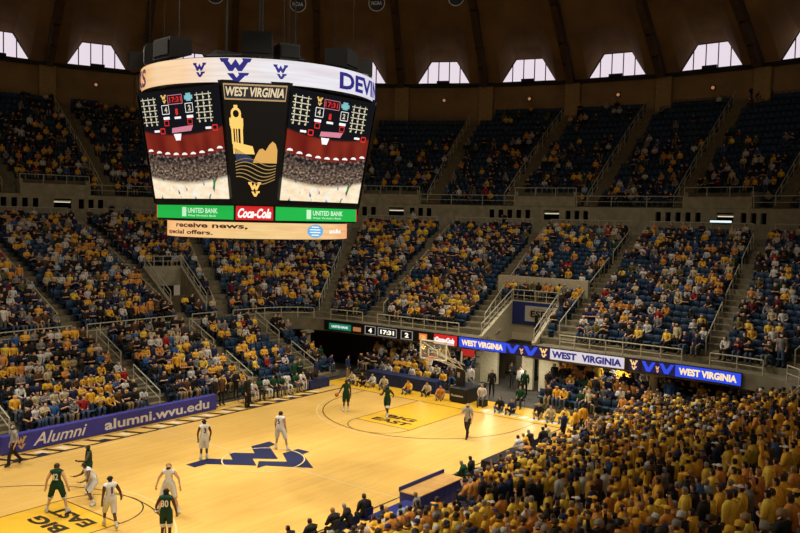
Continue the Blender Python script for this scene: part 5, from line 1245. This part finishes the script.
# people on the concourse
for n, (a, c) in enumerate([(-20.5, 'black'), (-21.3, 'maroon'), (-27.5, 'cream'), (27.5, 'white'), (15.5, 'black'), (60, 'navy'), (64, 'grey'), (66, 'black'), (79, 'white'), (83, 'gold')]):
    t = D2(a); spectator('concourse_visitor', f'person in {c} standing on the concourse, {nth(9-n)} from the left', 'person', (40.9*math.cos(t), 40.9*math.sin(t), CF), t+PI, 'stand', 0, n % 3, CM[c], PANTS[1], 'people standing on the concourse', None, True)
# ------------------------------------------------------------------ light
w = bpy.data.worlds.new('world'); SC.world = w; w.use_nodes = True; bg = w.node_tree.nodes['Background']; bg.inputs['Color'].default_value = (1, .80, .55, 1); bg.inputs['Strength'].default_value = .155
def spot(x, y, z, tx, ty, power, size, blend=.6, col=(1, .91, .72)):
    l = bpy.data.lights.new('arena_lamp', 'SPOT'); l.energy = power; l.spot_size = math.radians(size); l.spot_blend = blend; l.color = col; l.shadow_soft_size = .5
    o = bpy.data.objects.new('arena_lamp', l); COL.objects.link(o); o.location = (x, y, z); d = Vector((tx, ty, 0))-Vector((x, y, z)); o.rotation_euler = d.to_track_quat('-Z', 'Y').to_euler()
for x in (-16, -8, 0, 8, 16):
    for y in (-13, 13): spot(x, y, 27, x*.75, y*.1, 6800, 58, .5)
for x in (-6, 4, 14): spot(x, 12, 27, x+3, -15, 14000, 62, 1.0)
for x in (-20, 0, 20): spot(x, -4, 30, x*1.0, 4 if x else 8, 9800, 125, 1.0, (1, .86, .64))
# lit walls and lamps under the deck
mb = MB()
for y0, y1 in ((.9, 2.6), (-1.75, -.95), (-3.6, -2.2)): mb.box((22.0, (y0+y1)/2, 1.3), (.25, y1-y0, 2.6), bev=.01)
struct(mb.build('wall_tunnel_mouth', MATS['tunnel_lit_tone']))
for n, (x, y, e) in enumerate([(20.0, .4, 70), (20.0, -2.6, 70), (20.4, -8.0, 30), (20.6, 6.0, 22)]):
    o = empty('deck_lamp', (x, y, 2.56)); tag(o, 'small square lamp under the deck, ' + ['by the hoop', 'at the right side of the tunnel mouth', 'over the right end stand', 'over the seats behind the navy table'][n], 'lamp', 'lamps under the deck')
    mb = MB(); mb.box((0, 0, 0), (.5, .5, .08), bev=.01); mb.build('housing', BLACK, o)
    mb = MB(); mb.box((0, 0, -.05), (.4, .4, .02)); mb.build('diffuser', mat('deck_lamp_glow', (1, .9, .7), emit=1.0), o)
    l = bpy.data.lights.new('deck_lamp_light', 'AREA'); l.energy = e; l.size = .4; l.color = (1, .9, .68); q = bpy.data.objects.new('deck_lamp_light', l); COL.objects.link(q); q.location = (x, y, 2.48)
